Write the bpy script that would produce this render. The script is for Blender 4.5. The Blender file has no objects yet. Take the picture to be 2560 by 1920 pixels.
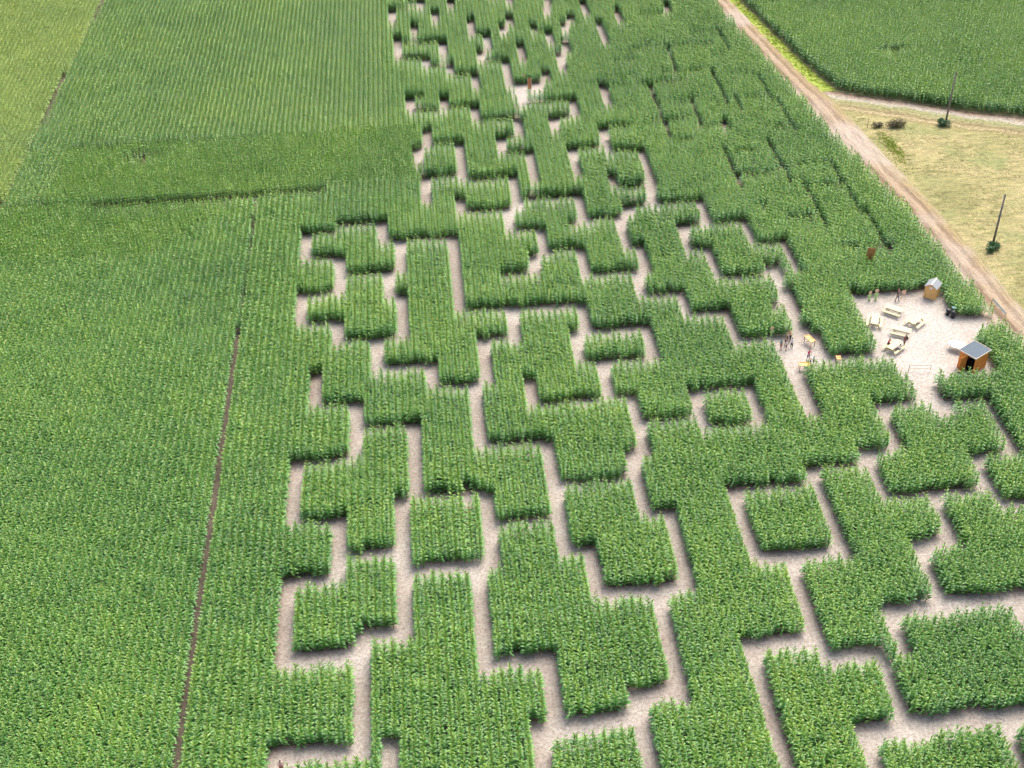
import bpy, bmesh, math, random
import numpy as np
from mathutils import Vector, Matrix

# ------------------------------------------------------------------ camera, sky, sun, exposure
S = bpy.context.scene
C = S.collection
PI = math.pi
CAM_H = 84.5
DEP, YAW, ROLL = math.radians(38.29), math.radians(4.02), math.radians(1.82)
h = Vector((math.sin(YAW), math.cos(YAW), 0)); rr = Vector((math.cos(YAW), -math.sin(YAW), 0)); up = Vector((0, 0, 1))
fw = h*math.cos(DEP) - up*math.sin(DEP); dn = -h*math.sin(DEP) - up*math.cos(DEP)
r2 = rr*math.cos(ROLL) + dn*math.sin(ROLL); d2 = -rr*math.sin(ROLL) + dn*math.cos(ROLL)
cam = bpy.data.cameras.new('camera'); co = bpy.data.objects.new('camera', cam); C.objects.link(co)
cam.lens = 36*3100/2560; cam.sensor_width = 36; cam.clip_end = 3000; cam.clip_start = 0.5
co.matrix_world = Matrix((( r2.x, -d2.x, -fw.x, 0), (r2.y, -d2.y, -fw.y, 0), (r2.z, -d2.z, -fw.z, CAM_H), (0, 0, 0, 1)))
S.camera = co
SUN_EL, SUN_AZ = math.radians(58), math.radians(35)     # azimuth from +Y clockwise: beyond the field, to the right
W = bpy.data.worlds.new('World'); S.world = W; W.use_nodes = True
nt = W.node_tree; bg = nt.nodes['Background']
sky = nt.nodes.new('ShaderNodeTexSky'); sky.sky_type = 'NISHITA'; sky.sun_disc = False
sky.sun_elevation = SUN_EL; sky.sun_rotation = SUN_AZ; sky.dust_density = 6; sky.air_density = 1.0; sky.ozone_density = 0.5
nt.links.new(sky.outputs[0], bg.inputs[0]); bg.inputs[1].default_value = 0.15
sun = bpy.data.lights.new('sun', 'SUN'); so = bpy.data.objects.new('sun', sun); C.objects.link(so)
sun.energy = 1.3; sun.angle = math.radians(45); sun.color = (1.0, 0.96, 0.9)
sd = Vector((math.sin(SUN_AZ)*math.cos(SUN_EL), math.cos(SUN_AZ)*math.cos(SUN_EL), math.sin(SUN_EL)))
so.rotation_euler = sd.to_track_quat('Z', 'Y').to_euler(); so.location = (0, 0, 120)
S.view_settings.view_transform = 'Standard'; S.view_settings.look = 'None'
S.view_settings.exposure = 1.1; S.view_settings.gamma = 1
S.render.resolution_x = 1024; S.render.resolution_y = 768
S.render.engine = 'CYCLES'
S.cycles.max_bounces = 6; S.cycles.diffuse_bounces = 3; S.cycles.transmission_bounces = 3; S.cycles.transparent_max_bounces = 4

rnd = random.Random(7)
rng = np.random.default_rng(11)

# ------------------------------------------------------------------ helpers
def tag(o, label=None, cat=None, group=None, kind=None):
    if label: o['label'] = label
    if cat: o['category'] = cat
    if group: o['group'] = group
    if kind: o['kind'] = kind
    return o
def link(name, me, mats=(), parent=None, smooth=False):
    o = bpy.data.objects.new(name, me); C.objects.link(o)
    for m in (mats if isinstance(mats, (list, tuple)) else [mats]): me.materials.append(m)
    if parent is not None: o.parent = parent
    if smooth:
        for p in me.polygons: p.use_smooth = True
    return o
def obj(name, bm, mats, parent=None, smooth=False):
    me = bpy.data.meshes.new(name); bm.to_mesh(me); bm.free()
    return link(name, me, mats, parent, smooth)
def thing(name, loc, rz, label, cat, group=None):
    o = bpy.data.objects.new(name, None); C.objects.link(o); o.location = loc; o.rotation_euler = (0, 0, rz)
    o.empty_display_size = 0.3
    return tag(o, label, cat, group)
def copy_tree(o, parent=None):
    c = o.copy(); C.objects.link(c)
    if parent is not None: c.parent = parent
    for ch in [x for x in list(C.objects) if x.parent == o]: copy_tree(ch, c)
    return c
def box(bm, c, s, rot=None, bev=0.0, mi=0):
    g = bmesh.ops.create_cube(bm, size=1)
    vs = g['verts']
    M = Matrix.Translation(c) @ (rot.to_4x4() if rot is not None else Matrix.Identity(4)) @ Matrix.Diagonal((s[0], s[1], s[2], 1))
    bmesh.ops.transform(bm, matrix=M, verts=vs)
    fs = list({f for v in vs for f in v.link_faces})
    for f in fs: f.material_index = mi
    if bev:
        es = list({e for v in vs for e in v.link_edges})
        bmesh.ops.bevel(bm, geom=es, offset=bev, segments=2, affect='EDGES', profile=0.6)
    return vs
def tube(bm, a, b, r0, r1=None, n=10, mi=0):
    a, b = Vector(a), Vector(b); r1 = r0 if r1 is None else r1
    g = bmesh.ops.create_cone(bm, cap_ends=True, segments=n, radius1=r0, radius2=r1, depth=(b-a).length)
    M = Matrix.Translation((a+b)/2) @ (b-a).to_track_quat('Z', 'Y').to_matrix().to_4x4()
    bmesh.ops.transform(bm, matrix=M, verts=g['verts'])
    for f in {f for v in g['verts'] for f in v.link_faces}: f.material_index = mi
def poly(bm, pts, mi=0):
    f = bm.faces.new([bm.verts.new(p) for p in pts]); f.material_index = mi; return f
Rz = lambda a: Matrix.Rotation(a, 3, 'Z')
Rx = lambda a: Matrix.Rotation(a, 3, 'X')
Ry = lambda a: Matrix.Rotation(a, 3, 'Y')

# ------------------------------------------------------------------ materials
def mat(name):
    m = bpy.data.materials.new(name); m.use_nodes = True
    return m, m.node_tree, m.node_tree.nodes['Principled BSDF']
def N(t, ty, **k):
    n = t.nodes.new(ty)
    for a, b in k.items():
        if a == 'inp':
            for i, v in b.items(): n.inputs[i].default_value = v
        else: setattr(n, a, b)
    return n
def ramp(t, src, stops):
    r = N(t, 'ShaderNodeValToRGB'); e = r.color_ramp.elements
    while len(e) < len(stops): e.new(0.5)
    for i, (p, c) in enumerate(stops): e[i].position = p; e[i].color = (*c, 1)
    t.links.new(src, r.inputs[0]); return r.outputs[0]
def noise(t, scale, detail=4, rough=0.55, vec=None, dim='3D'):
    n = N(t, 'ShaderNodeTexNoise', inp={'Scale': scale, 'Detail': detail, 'Roughness': rough})
    if vec is None:
        g = N(t, 'ShaderNodeNewGeometry'); vec = g.outputs['Position']
    t.links.new(vec, n.inputs['Vector']); return n.outputs[0]
def mix(t, fac, a, b, mode='MIX'):
    m = N(t, 'ShaderNodeMix', data_type='RGBA', blend_type=mode)
    for i, v in ((0, fac), (6, a), (7, b)):
        if isinstance(v, (int, float)): m.inputs[i].default_value = v
        elif isinstance(v, tuple): m.inputs[i].default_value = (*v, 1) if len(v) == 3 else v
        else: t.links.new(v, m.inputs[i])
    return m.outputs[2]
def mth(t, op, a, b=None, clamp=False):
    m = N(t, 'ShaderNodeMath', operation=op, use_clamp=clamp)
    for i, v in ((0, a), (1, b)):
        if v is None: continue
        if isinstance(v, (int, float)): m.inputs[i].default_value = v
        else: t.links.new(v, m.inputs[i])
    return m.outputs[0]
def bump(t, p, src, dist=0.03, strength=0.6):
    b = N(t, 'ShaderNodeBump', inp={'Strength': strength, 'Distance': dist})
    t.links.new(src, b.inputs['Height']); t.links.new(b.outputs[0], p.inputs['Normal'])

def leaf_mat(name, c_dark, c_mid, c_yel, patch=0.0, trans=0.18):
    m, t, p = mat(name)
    oi = N(t, 'ShaderNodeObjectInfo')
    big = noise(t, 0.055, 3, 0.5); mid = noise(t, 0.5, 2, 0.5); fine = noise(t, 9.0, 2, 0.6)
    f = mth(t, 'MULTIPLY', mth(t, 'SUBTRACT', big, 0.5), 1.0)
    f = mth(t, 'ADD', f, mth(t, 'MULTIPLY', mth(t, 'SUBTRACT', mid, 0.5), 0.7))
    f = mth(t, 'ADD', f, mth(t, 'MULTIPLY', mth(t, 'SUBTRACT', oi.outputs['Random'], 0.5), 0.55))
    f = mth(t, 'ADD', f, mth(t, 'MULTIPLY', mth(t, 'SUBTRACT', fine, 0.5), 0.5))
    f = mth(t, 'ADD', f, 0.45 + patch, clamp=True)
    col = ramp(t, f, [(0.0, c_dark), (0.5, c_mid), (1.0, c_yel)])
    t.links.new(col, p.inputs['Base Color'])
    p.inputs['Roughness'].default_value = 0.40; p.inputs['Specular IOR Level'].default_value = 0.6
    tr = N(t, 'ShaderNodeBsdfTranslucent'); t.links.new(mix(t, 0.2, col, c_yel), tr.inputs[0])
    ms = N(t, 'ShaderNodeMixShader', inp={0: trans})
    t.links.new(p.outputs[0], ms.inputs[1]); t.links.new(tr.outputs[0], ms.inputs[2])
    t.links.new(ms.outputs[0], t.nodes['Material Output'].inputs[0])
    return m
def plain(name, c, rough=0.7, var=0.15, scale=6.0, metallic=0.0):
    m, t, p = mat(name)
    n = noise(t, scale, 5, 0.6)
    a = tuple(x*(1-var) for x in c); b = tuple(min(1, x*(1+var)) for x in c)
    t.links.new(ramp(t, n, [(0.3, a), (0.7, b)]), p.inputs['Base Color'])
    p.inputs['Roughness'].default_value = rough; p.inputs['Metallic'].default_value = metallic
    bump(t, p, n, 0.004, 0.4)
    return m
def wood(name, c1, c2, plank=0.0, rough=0.65):
    m, t, p = mat(name)
    tc = N(t, 'ShaderNodeTexCoord'); mp = N(t, 'ShaderNodeMapping', inp={'Scale': (14, 14, 1.2)})
    t.links.new(tc.outputs['Object'], mp.inputs[0])
    n = noise(t, 2.2, 5, 0.6, vec=mp.outputs[0])
    col = ramp(t, n, [(0.25, c1), (0.75, c2)])
    t.links.new(col, p.inputs['Base Color']); p.inputs['Roughness'].default_value = rough
    bump(t, p, n, 0.004, 0.5)
    return m

# ------------------------------------------------------------------ layout of the maze: rectangles (x0, x1, y0, y1) in metres, rows run along +Y
RECTS=[[-16.12,-14.62,56.3,61.5],[-16.12,-14.62,68.5,80.0],[-16.12,-14.62,85.7,96.2],[-4.12,-2.62,88.0,100.8],[-5.62,-4.12,70.6,89.7],[-9.38,-7.88,58.9,73.2],[-7.12,-5.62,56.3,61.5],[2.62,4.12,78.1,89.7],[1.12,2.62,66.3,80.4],[6.38,7.88,59.2,68.9],[4.88,6.38,55.1,61.8],[11.62,13.12,73.1,80.9],[16.88,18.38,61.7,75.6],[13.12,14.62,54.2,64.3],[19.88,21.38,73.1,85.0],[23.62,25.12,53.1,68.6],[34.88,36.38,75.9,89.3],[26.62,28.12,75.9,87.3],[29.62,31.12,64.0,78.3],[36.38,37.88,64.0,70.9],[34.12,35.62,56.6,66.6],[30.38,31.88,52.4,58.8],[41.62,43.12,68.6,78.5],[47.62,49.12,62.8,71.2],[41.62,43.12,51.3,59.2],[44.62,46.12,89.5,98.2],[40.88,42.38,82.6,91.4],[55.88,57.38,87.6,97.8],[51.38,52.88,82.6,89.4],[51.38,52.88,80.2,84.6],[45.38,46.88,76.1,84.6],[9.38,10.88,78.6,96.6],[8.62,10.12,100.8,107.2],[16.88,18.38,100.8,109.3],[19.12,20.62,91.8,102.7],[17.62,19.12,83.0,93.7],[25.88,27.38,94.8,102.9],[31.88,33.38,94.8,102.9],[-16.88,-15.38,132.2,141.1],[-12.38,-10.88,124.4,134.8],[-6.38,-4.88,122.3,130.6],[-4.88,-3.38,128.0,138.0],[-7.12,-5.62,135.4,142.7],[-16.88,-15.38,118.3,127.0],[-12.38,-10.88,114.2,120.9],[-4.88,-3.38,114.2,124.9],[1.88,3.38,118.7,138.0],[-7.88,-6.38,108.6,116.8],[-1.88,-0.38,105.1,111.2],[4.12,5.62,105.1,115.3],[2.62,4.12,94.7,107.0],[7.88,9.38,112.7,120.9],[-14.62,-13.12,103.1,110.8],[-10.12,-8.62,94.3,105.0],[-11.62,-10.12,77.7,87.5],[-1.12,0.38,144.6,153.9],[3.38,4.88,141.4,147.2],[9.38,10.88,135.8,144.0],[10.88,12.38,141.4,150.5],[19.12,20.62,137.4,146.2],[13.12,14.62,129.5,138.4],[11.62,13.12,125.8,132.1],[17.62,19.12,124.4,132.9],[28.88,30.38,139.8,147.6],[25.12,26.62,137.4,142.4],[23.62,25.12,129.8,140.0],[34.88,36.38,133.9,142.7],[31.12,32.62,128.3,136.5],[39.38,40.88,128.7,136.8],[25.12,26.62,124.4,132.4],[23.62,25.12,119.2,127.0],[33.38,34.88,121.6,130.9],[16.12,17.62,112.5,120.9],[14.62,16.12,107.4,115.1],[22.88,24.38,107.4,115.3],[28.12,29.62,114.7,121.8],[32.62,34.12,109.0,117.3],[43.12,44.62,122.3,131.3],[-4.88,-3.38,205.7,215.6],[-1.12,0.38,201.1,207.9],[-4.12,-2.62,191.4,202.7],[2.62,4.12,205.4,213.7],[0.38,1.88,213.0,219.5],[5.62,7.12,211.5,218.8],[3.38,4.88,191.7,198.4],[0.38,1.88,188.0,193.9],[4.12,5.62,183.8,190.6],[8.62,10.12,199.4,209.1],[10.88,12.38,192.5,202.0],[9.38,10.88,188.5,195.1],[13.88,15.38,198.7,204.9],[15.38,16.88,202.3,209.3],[16.12,17.62,212.3,218.8],[7.88,9.38,178.3,186.4],[16.12,17.62,188.2,197.3],[13.12,14.62,178.4,191.1],[19.12,20.62,180.1,185.6],[22.12,23.62,183.1,192.4],[23.62,25.12,189.8,197.0],[21.38,22.88,193.7,201.9],[22.12,23.62,206.1,212.6],[22.88,24.38,210.2,217.7],[24.38,25.88,198.6,204.8],[25.88,27.38,202.2,208.0],[28.88,30.38,205.6,214.3],[30.38,31.88,192.4,204.9],[19.12,20.62,199.3,204.4],[-2.62,-1.12,172.2,179.4],[2.62,4.12,172.2,178.4],[7.12,8.62,167.6,174.8],[13.12,14.62,161.7,170.2],[18.38,19.88,163.1,169.8],[22.12,23.62,167.2,175.2],[27.38,28.88,170.3,179.8],[-0.38,1.12,160.0,168.2],[-1.88,-0.38,156.0,162.6],[4.12,5.62,149.9,163.4],[10.12,11.62,156.7,164.3],[13.88,15.38,147.9,159.3],[19.88,21.38,148.7,159.5],[25.12,26.62,155.2,165.2],[24.38,25.88,145.0,150.9],[29.62,31.12,145.0,157.8],[34.12,35.62,201.2,209.1],[43.12,44.62,205.4,211.0],[43.12,44.62,160.6,164.3],[-16.1,-7.9,58.9,61.5],[-16.1,-7.9,68.5,71.1],[-9.4,-4.1,70.6,73.2],[-16.1,-10.1,77.7,80.0],[-11.6,-4.1,80.6,82.8],[-16.1,-10.1,85.7,87.5],[-16.1,-8.6,94.3,96.2],[-14.6,-8.6,103.1,105.0],[-10.1,-2.6,98.9,100.8],[-5.6,-4.1,88.0,89.7],[-4.1,4.1,88.0,89.7],[-5.6,4.1,78.1,80.4],[2.6,10.9,83.3,85.3],[2.6,10.9,94.7,96.6],[8.6,20.6,100.8,102.7],[-12.5,-5.6,140.1,142.7],[-16.9,-12.4,138.5,141.1],[-7.1,3.4,135.4,138.0],[-16.9,-10.9,132.2,134.8],[-12.4,-4.9,128.0,130.6],[-16.9,-10.9,124.4,127.0],[-16.9,-10.9,118.3,120.9],[-6.4,-3.4,122.3,124.9],[-12.4,-3.4,114.2,116.8],[-7.9,-0.4,108.6,111.2],[-14.6,-13.1,108.2,110.8],[-1.9,4.1,105.1,107.0],[1.9,9.4,118.7,121.3],[7.9,17.6,118.3,120.9],[4.1,9.4,112.7,115.3],[7.9,13.1,125.8,128.4],[9.4,14.6,135.8,138.4],[17.2,20.6,136.4,139.0],[13.1,19.1,130.3,132.9],[11.6,14.6,129.5,132.1],[19.1,25.1,137.4,140.0],[25.1,30.4,139.8,142.4],[17.6,26.6,124.4,127.0],[23.6,26.6,129.8,132.4],[28.9,36.4,140.1,142.7],[31.1,36.4,133.9,136.5],[34.9,40.9,134.2,136.8],[31.1,34.9,128.3,130.9],[39.4,44.6,128.7,131.3],[33.4,40.6,121.6,124.2],[23.6,29.6,119.2,121.8],[16.1,24.4,112.7,115.3],[14.6,17.6,112.5,115.1],[14.6,24.4,107.4,109.3],[28.1,34.1,114.7,117.3],[32.6,38.1,109.0,111.6],[19.1,27.4,96.6,98.5],[25.9,33.4,101.0,102.9],[25.9,33.4,94.8,96.7],[17.6,20.6,91.8,93.7],[9.4,19.1,88.2,89.9],[17.6,21.4,83.0,85.0],[9.4,13.1,78.6,80.9],[26.6,36.4,85.4,87.3],[34.9,42.4,87.6,89.3],[40.9,46.1,89.5,91.4],[44.6,50.7,96.3,98.2],[52.1,57.4,95.9,97.8],[51.4,57.4,87.6,89.4],[40.9,52.9,82.6,84.6],[51.4,56.6,80.2,82.4],[41.6,46.9,76.1,78.5],[26.6,36.4,75.9,78.3],[36.4,43.1,68.3,70.9],[41.6,51.8,68.6,71.2],[29.6,35.6,64.0,66.6],[30.4,35.6,56.2,58.8],[34.1,46.7,56.6,59.2],[23.6,31.1,66.0,68.6],[1.1,7.9,66.3,68.9],[4.9,7.9,59.2,61.8],[6.4,14.6,59.4,62.0],[13.1,18.4,61.7,64.3],[11.6,21.4,73.1,75.6],[-4.9,1.9,213.0,215.6],[-4.1,4.9,197.5,200.1],[-4.1,1.9,191.3,193.9],[0.4,5.6,188.0,190.6],[-2.6,4.1,172.2,174.8],[-2.6,0.6,176.8,179.4],[2.6,8.6,172.2,174.8],[7.1,14.6,167.6,170.2],[18.4,23.6,167.2,169.8],[15.8,23.6,172.6,175.2],[27.4,28.9,177.2,179.8],[10.1,14.6,161.7,164.3],[-0.4,5.6,160.8,163.4],[-1.1,5.6,151.3,153.9],[4.1,12.4,149.9,152.5],[10.9,12.4,147.9,150.5],[10.1,15.4,156.7,159.3],[19.9,26.6,156.9,159.5],[25.1,30.1,162.6,165.2],[-1.9,1.1,160.0,162.6],[-0.4,1.1,165.6,168.2],[24.4,25.9,148.3,150.9],[24.4,31.1,145.0,147.6],[25.1,31.1,155.2,157.8],[10.9,20.6,143.6,146.2],[3.4,10.9,141.4,144.0],[9.4,12.4,192.5,195.1],[8.6,12.4,199.4,202.0],[13.9,16.9,202.3,204.9],[16.1,17.6,194.7,197.3],[9.4,14.6,188.5,191.1],[4.1,9.4,183.8,186.4],[19.1,20.6,183.0,185.6],[22.1,25.1,189.8,192.4],[24.4,27.4,202.2,204.8],[30.4,31.9,202.3,204.9],[15.4,16.9,206.7,209.3],[8.6,10.1,206.5,209.1],[2.6,4.1,211.1,213.7],[19.1,22.9,199.3,201.9],[-1.5,1.9,216.9,219.5],[13.2,17.6,216.2,218.8],[-1.1,0.4,205.3,207.9]]
NARROW=[[50.1,55.5,148.5,149.8],[50.4,55.7,142.1,143.4],[45.7,50.3,134.7,136.0],[50.4,57.4,127.0,128.3],[39.2,44.2,161.6,162.9],[35.5,39.0,157.9,159.2],[50.6,53.9,159.7,161.0],[42.6,49.4,146.9,148.2],[48.5,53.0,169.5,170.8],[35.9,40.6,170.4,171.7],[33.8,41.7,177.0,178.3],[37.8,44.7,180.3,181.6],[34.3,48.3,190.3,191.6],[31.1,34.6,185.7,187.0],[27.8,31.6,177.4,178.7],[33.6,38.9,164.5,165.8],[48.6,52.0,177.8,179.1],[43.1,46.7,153.3,154.6],[45.1,50.3,195.2,196.5],[37.9,45.0,204.4,205.7],[34.87,35.63,158.2,177.0],[40.12,40.88,180.2,189.9],[41.62,42.38,143.2,155.3],[46.87,47.63,165.8,171.9],[43.87,44.63,160.3,165.1],[48.37,49.13,143.9,156.9],[55.12,55.88,141.4,149.7],[49.87,50.63,132.4,145.0],[55.12,55.88,134.7,141.8],[55.87,56.63,125.4,136.6],[45.37,46.13,168.5,181.0],[52.87,53.63,158.0,170.0],[49.87,50.63,186.9,197.3],[52.12,52.88,168.6,178.6],[34.87,35.63,202.5,210.3],[40.12,40.88,161.3,172.3]]

CLEARING = [(48.2,118.6),(59.9,118.5),(59.7,112.7),(65.2,112.3),(65.8,109.2),(61.8,109.2),(59.7,107.6),(60.2,105.4),(60.4,100.9),(52.5,100.9),(52.7,94.0),(50.4,94.0),(50.3,99.0),(49.4,102.5),(48.5,104.7)]
EXTRA_RECTS = [(40.0,42.1,111,126),(38.4,40.2,115,117.5),(37.2,43.1,104.4,111.8),(43.0,49.0,104.6,107.1),(37.2,39.3,95.6,105),(14.4,19.2,176.6,182.6),(14.2,16.0,171.5,178)]
TRACK_W = [(50.0,250.0),(54.0,213.0),(55.0,202.5),(56.9,188.0),(58.0,178.0),(60.1,160.5),(61.2,151.4),(63.2,140.0),(64.1,129.0),(64.6,122.0),(65.6,115.0),(66.4,104.0),(67.4,90.0),(68.3,60.0)]
TRACK_W = [(x*0.974, y*0.974) for x, y in TRACK_W]
TRACK_W = [(51.0,250.0)]+TRACK_W[1:]+[(67.5,50.0)]      # the crop stands in front of the edge one sees
TRACK_E = [(52.4,250.0),(56.0,212.5),(57.3,202.6),(58.9,190.0),(60.2,180.0),(62.3,170.0),(63.4,160.0),(64.2,151.4),(65.6,142.0),(66.3,134.0),(67.2,125.0),(67.9,112.0),(69.0,90.0),(70.2,60.0)]
STRIP_E = [(54.3,250.0),(57.7,212.2),(59.6,199.0),(61.8,183.1),(63.9,173.6)]
NE_FIELD = [(54.8,250.0),(58.1,212.1),(59.9,199.0),(62.1,183.1),(63.8,174.6),(65.1,172.7),(73.2,168.4),(80.6,164.2),(88.4,161.0),(96.0,158.4),(120,149.5),(175,250)]
GAP_X = -23.25
def inpoly(X, Y, P):
    r = np.zeros(X.shape, bool); n = len(P)
    for i in range(n):
        x0, y0 = P[i]; x1, y1 = P[(i+1) % n]
        if y0 == y1: continue
        c = ((y0 > Y) != (y1 > Y)) & (X < (x1-x0)*(Y-y0)/(y1-y0)+x0)
        r ^= c
    return r
def xat(P, Y):
    ys = np.array([p[1] for p in P]); xs = np.array([p[0] for p in P]); o = np.argsort(ys)
    return np.interp(Y, ys[o], xs[o])

# ------------------------------------------------------------------ ground, path, track, meadow
def soil_mat():
    m, t, p = mat('bare_soil')
    a = noise(t, 0.8, 6, 0.6); b = noise(t, 9, 6, 0.7)
    col = ramp(t, mth(t, 'ADD', mth(t, 'MULTIPLY', a, 0.5), mth(t, 'MULTIPLY', b, 0.5)), [(0.3, (0.065, 0.052, 0.038)), (0.7, (0.165, 0.132, 0.10))])
    t.links.new(col, p.inputs['Base Color']); p.inputs['Roughness'].default_value = 0.95; bump(t, p, b, 0.05, 0.8)
    return m
def path_mat():
    m, t, p = mat('trodden_path')
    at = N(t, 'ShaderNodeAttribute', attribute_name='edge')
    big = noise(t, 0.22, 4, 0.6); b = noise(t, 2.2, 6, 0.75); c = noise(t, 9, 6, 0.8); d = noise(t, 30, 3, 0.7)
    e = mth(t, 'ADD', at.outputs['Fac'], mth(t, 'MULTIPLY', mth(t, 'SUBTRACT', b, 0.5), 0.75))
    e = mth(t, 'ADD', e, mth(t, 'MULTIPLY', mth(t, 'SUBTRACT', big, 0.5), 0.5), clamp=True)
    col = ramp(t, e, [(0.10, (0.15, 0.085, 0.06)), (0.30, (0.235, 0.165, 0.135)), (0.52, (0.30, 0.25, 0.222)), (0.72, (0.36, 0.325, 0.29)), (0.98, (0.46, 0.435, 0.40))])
    col = mix(t, 1.0, col, ramp(t, c, [(0.25, (0.45, 0.41, 0.39)), (0.42, (0.86, 0.84, 0.82)), (0.55, (1.0, 1.0, 1.0)), (0.75, (1.28, 1.26, 1.22))]), 'MULTIPLY')
    col = mix(t, 1.0, col, ramp(t, d, [(0.3, (0.78, 0.77, 0.76)), (0.7, (1.16, 1.16, 1.15))]), 'MULTIPLY')
    e2 = noise(t, 3.6, 4, 0.7)
    col = mix(t, 1.0, col, ramp(t, e2, [(0.3, (0.62, 0.57, 0.54)), (0.5, (1, 1, 1)), (0.7, (1.3, 1.29, 1.26))]), 'MULTIPLY')
    g = N(t, 'ShaderNodeNewGeometry')
    for sc, lo, hi, thr, dk in ((1.3, 0.05, 0.13, 0.50, (0.40, 0.33, 0.29)), (3.4, 0.07, 0.16, 0.52, (0.50, 0.44, 0.40)), (2.6, 0.05, 0.11, 0.55, (1.5, 1.5, 1.48))):
        vo = N(t, 'ShaderNodeTexVoronoi', inp={'Scale': sc}); t.links.new(g.outputs['Position'], vo.inputs['Vector'])
        spots = ramp(t, vo.outputs['Distance'], [(lo, dk), (hi, (1, 1, 1))])
        keep = ramp(t, noise(t, 0.9*sc, 3), [(thr, (1, 1, 1)), (thr+0.06, (0, 0, 0))])
        col = mix(t, 1.0, col, mix(t, keep, spots, (1, 1, 1)), 'MULTIPLY')
    t.links.new(col, p.inputs['Base Color']); p.inputs['Roughness'].default_value = 0.95; bump(t, p, c, 0.05, 0.9)
    return m
M_soil = soil_mat(); M_path = path_mat()
bm = bmesh.new(); poly(bm, [(-1500, -1500, 0), (1500, -1500, 0), (1500, 3000, 0), (-1500, 3000, 0)])
tag(obj('ground', bm, M_soil), kind='structure')

CELL = 0.25; X0, X1, Y0, Y1 = -20.0, 70.0, 46.0, 236.0
nx, ny = int((X1-X0)/CELL), int((Y1-Y0)/CELL)
gx = X0+CELL*(np.arange(nx)+0.5); gy = Y0+CELL*(np.arange(ny)+0.5)
GX, GY = np.meshgrid(gx, gy)
def path_mask(X, Y, narrow=True):
    r = np.zeros(X.shape, bool)
    for a, b, c, d in RECTS+EXTRA_RECTS+([] if not narrow else NARROW): r |= (X > a) & (X < b) & (Y > c) & (Y < d)
    return r | inpoly(X, Y, CLEARING)
mask = path_mask(GX, GY, False)
e_shift = lambda a, i, j: np.roll(np.roll(a, i, 0), j, 1)
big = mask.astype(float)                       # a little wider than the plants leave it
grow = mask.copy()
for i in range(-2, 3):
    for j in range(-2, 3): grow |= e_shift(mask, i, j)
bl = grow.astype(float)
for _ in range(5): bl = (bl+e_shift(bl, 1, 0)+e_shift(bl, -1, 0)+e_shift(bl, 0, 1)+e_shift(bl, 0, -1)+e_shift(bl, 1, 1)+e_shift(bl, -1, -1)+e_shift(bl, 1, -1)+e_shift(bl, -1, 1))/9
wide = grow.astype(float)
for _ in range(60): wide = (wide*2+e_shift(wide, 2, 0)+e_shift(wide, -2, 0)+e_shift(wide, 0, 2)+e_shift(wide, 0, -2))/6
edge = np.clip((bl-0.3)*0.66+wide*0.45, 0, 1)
jj, ii = np.nonzero(grow)
vid = -np.ones((ny+1, nx+1), int); vs = []; ev = []
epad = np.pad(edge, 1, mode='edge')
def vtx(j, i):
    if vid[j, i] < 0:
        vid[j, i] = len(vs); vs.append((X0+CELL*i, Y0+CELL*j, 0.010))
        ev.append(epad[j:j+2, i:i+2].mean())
    return int(vid[j, i])
fs = [(vtx(j, i), vtx(j, i+1), vtx(j+1, i+1), vtx(j+1, i)) for j, i in zip(jj, ii)]
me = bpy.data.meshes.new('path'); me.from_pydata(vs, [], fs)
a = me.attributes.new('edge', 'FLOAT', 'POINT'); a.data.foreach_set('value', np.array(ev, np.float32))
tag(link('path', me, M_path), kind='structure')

def strip_mesh(name, L, R, z, m, step=1.0, nu=6, extra=(0, 0)):
    ys = np.arange(60, 250.01, step); xl = xat(L, ys)-extra[0]; xr = xat(R, ys)+extra[1]
    vs = []; uv = []
    for k, y in enumerate(ys):
        for q in range(nu+1): vs.append((xl[k]+(xr[k]-xl[k])*q/nu, y, z)); uv.append((q/nu, y))
    fs = [(k*(nu+1)+q, k*(nu+1)+q+1, (k+1)*(nu+1)+q+1, (k+1)*(nu+1)+q) for k in range(len(ys)-1) for q in range(nu)]
    me = bpy.data.meshes.new(name); me.from_pydata(vs, [], fs)
    l = me.uv_layers.new(name='UVMap'); vi = np.array([x.vertex_index for x in me.loops]); l.data.foreach_set('uv', np.array(uv, np.float32)[vi].ravel())
    return link(name, me, m)
# farm track: pale verge beside the crop, two worn wheel ruts, grassy crown
m, t, p = mat('farm_track')
uvn = N(t, 'ShaderNodeUVMap'); sp = N(t, 'ShaderNodeSeparateXYZ'); t.links.new(uvn.outputs[0], sp.inputs[0])
wob = noise(t, 0.12, 3); u = mth(t, 'ADD', sp.outputs[0], mth(t, 'MULTIPLY', mth(t, 'SUBTRACT', wob, 0.5), 0.22))
u = mth(t, 'ADD', u, mth(t, 'MULTIPLY', mth(t, 'SUBTRACT', noise(t, 1.3, 4), 0.5), 0.14))
base = ramp(t, u, [(0.0, (0.30, 0.235, 0.175)), (0.28, (0.37, 0.31, 0.245)), (0.40, (0.21, 0.145, 0.095)), (0.48, (0.15, 0.10, 0.062)), (0.55, (0.28, 0.21, 0.14)), (0.66, (0.33, 0.255, 0.17)), (0.76, (0.17, 0.12, 0.072)), (0.84, (0.27, 0.20, 0.11)), (1.0, (0.25, 0.215, 0.095))])
pale = mix(t, ramp(t, noise(t, 0.09, 3, 0.5), [(0.46, (0, 0, 0)), (0.62, (0.7, 0.7, 0.7))]), base, (0.36, 0.31, 0.26))
mpp = N(t, 'ShaderNodeMapping', inp={'Scale': (26, 0.35, 1)}); t.links.new(uvn.outputs[0], mpp.inputs[0])
streak = noise(t, 1.0, 5, 0.7, vec=mpp.outputs[0])
g1 = noise(t, 3.2, 6, 0.8)
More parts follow.
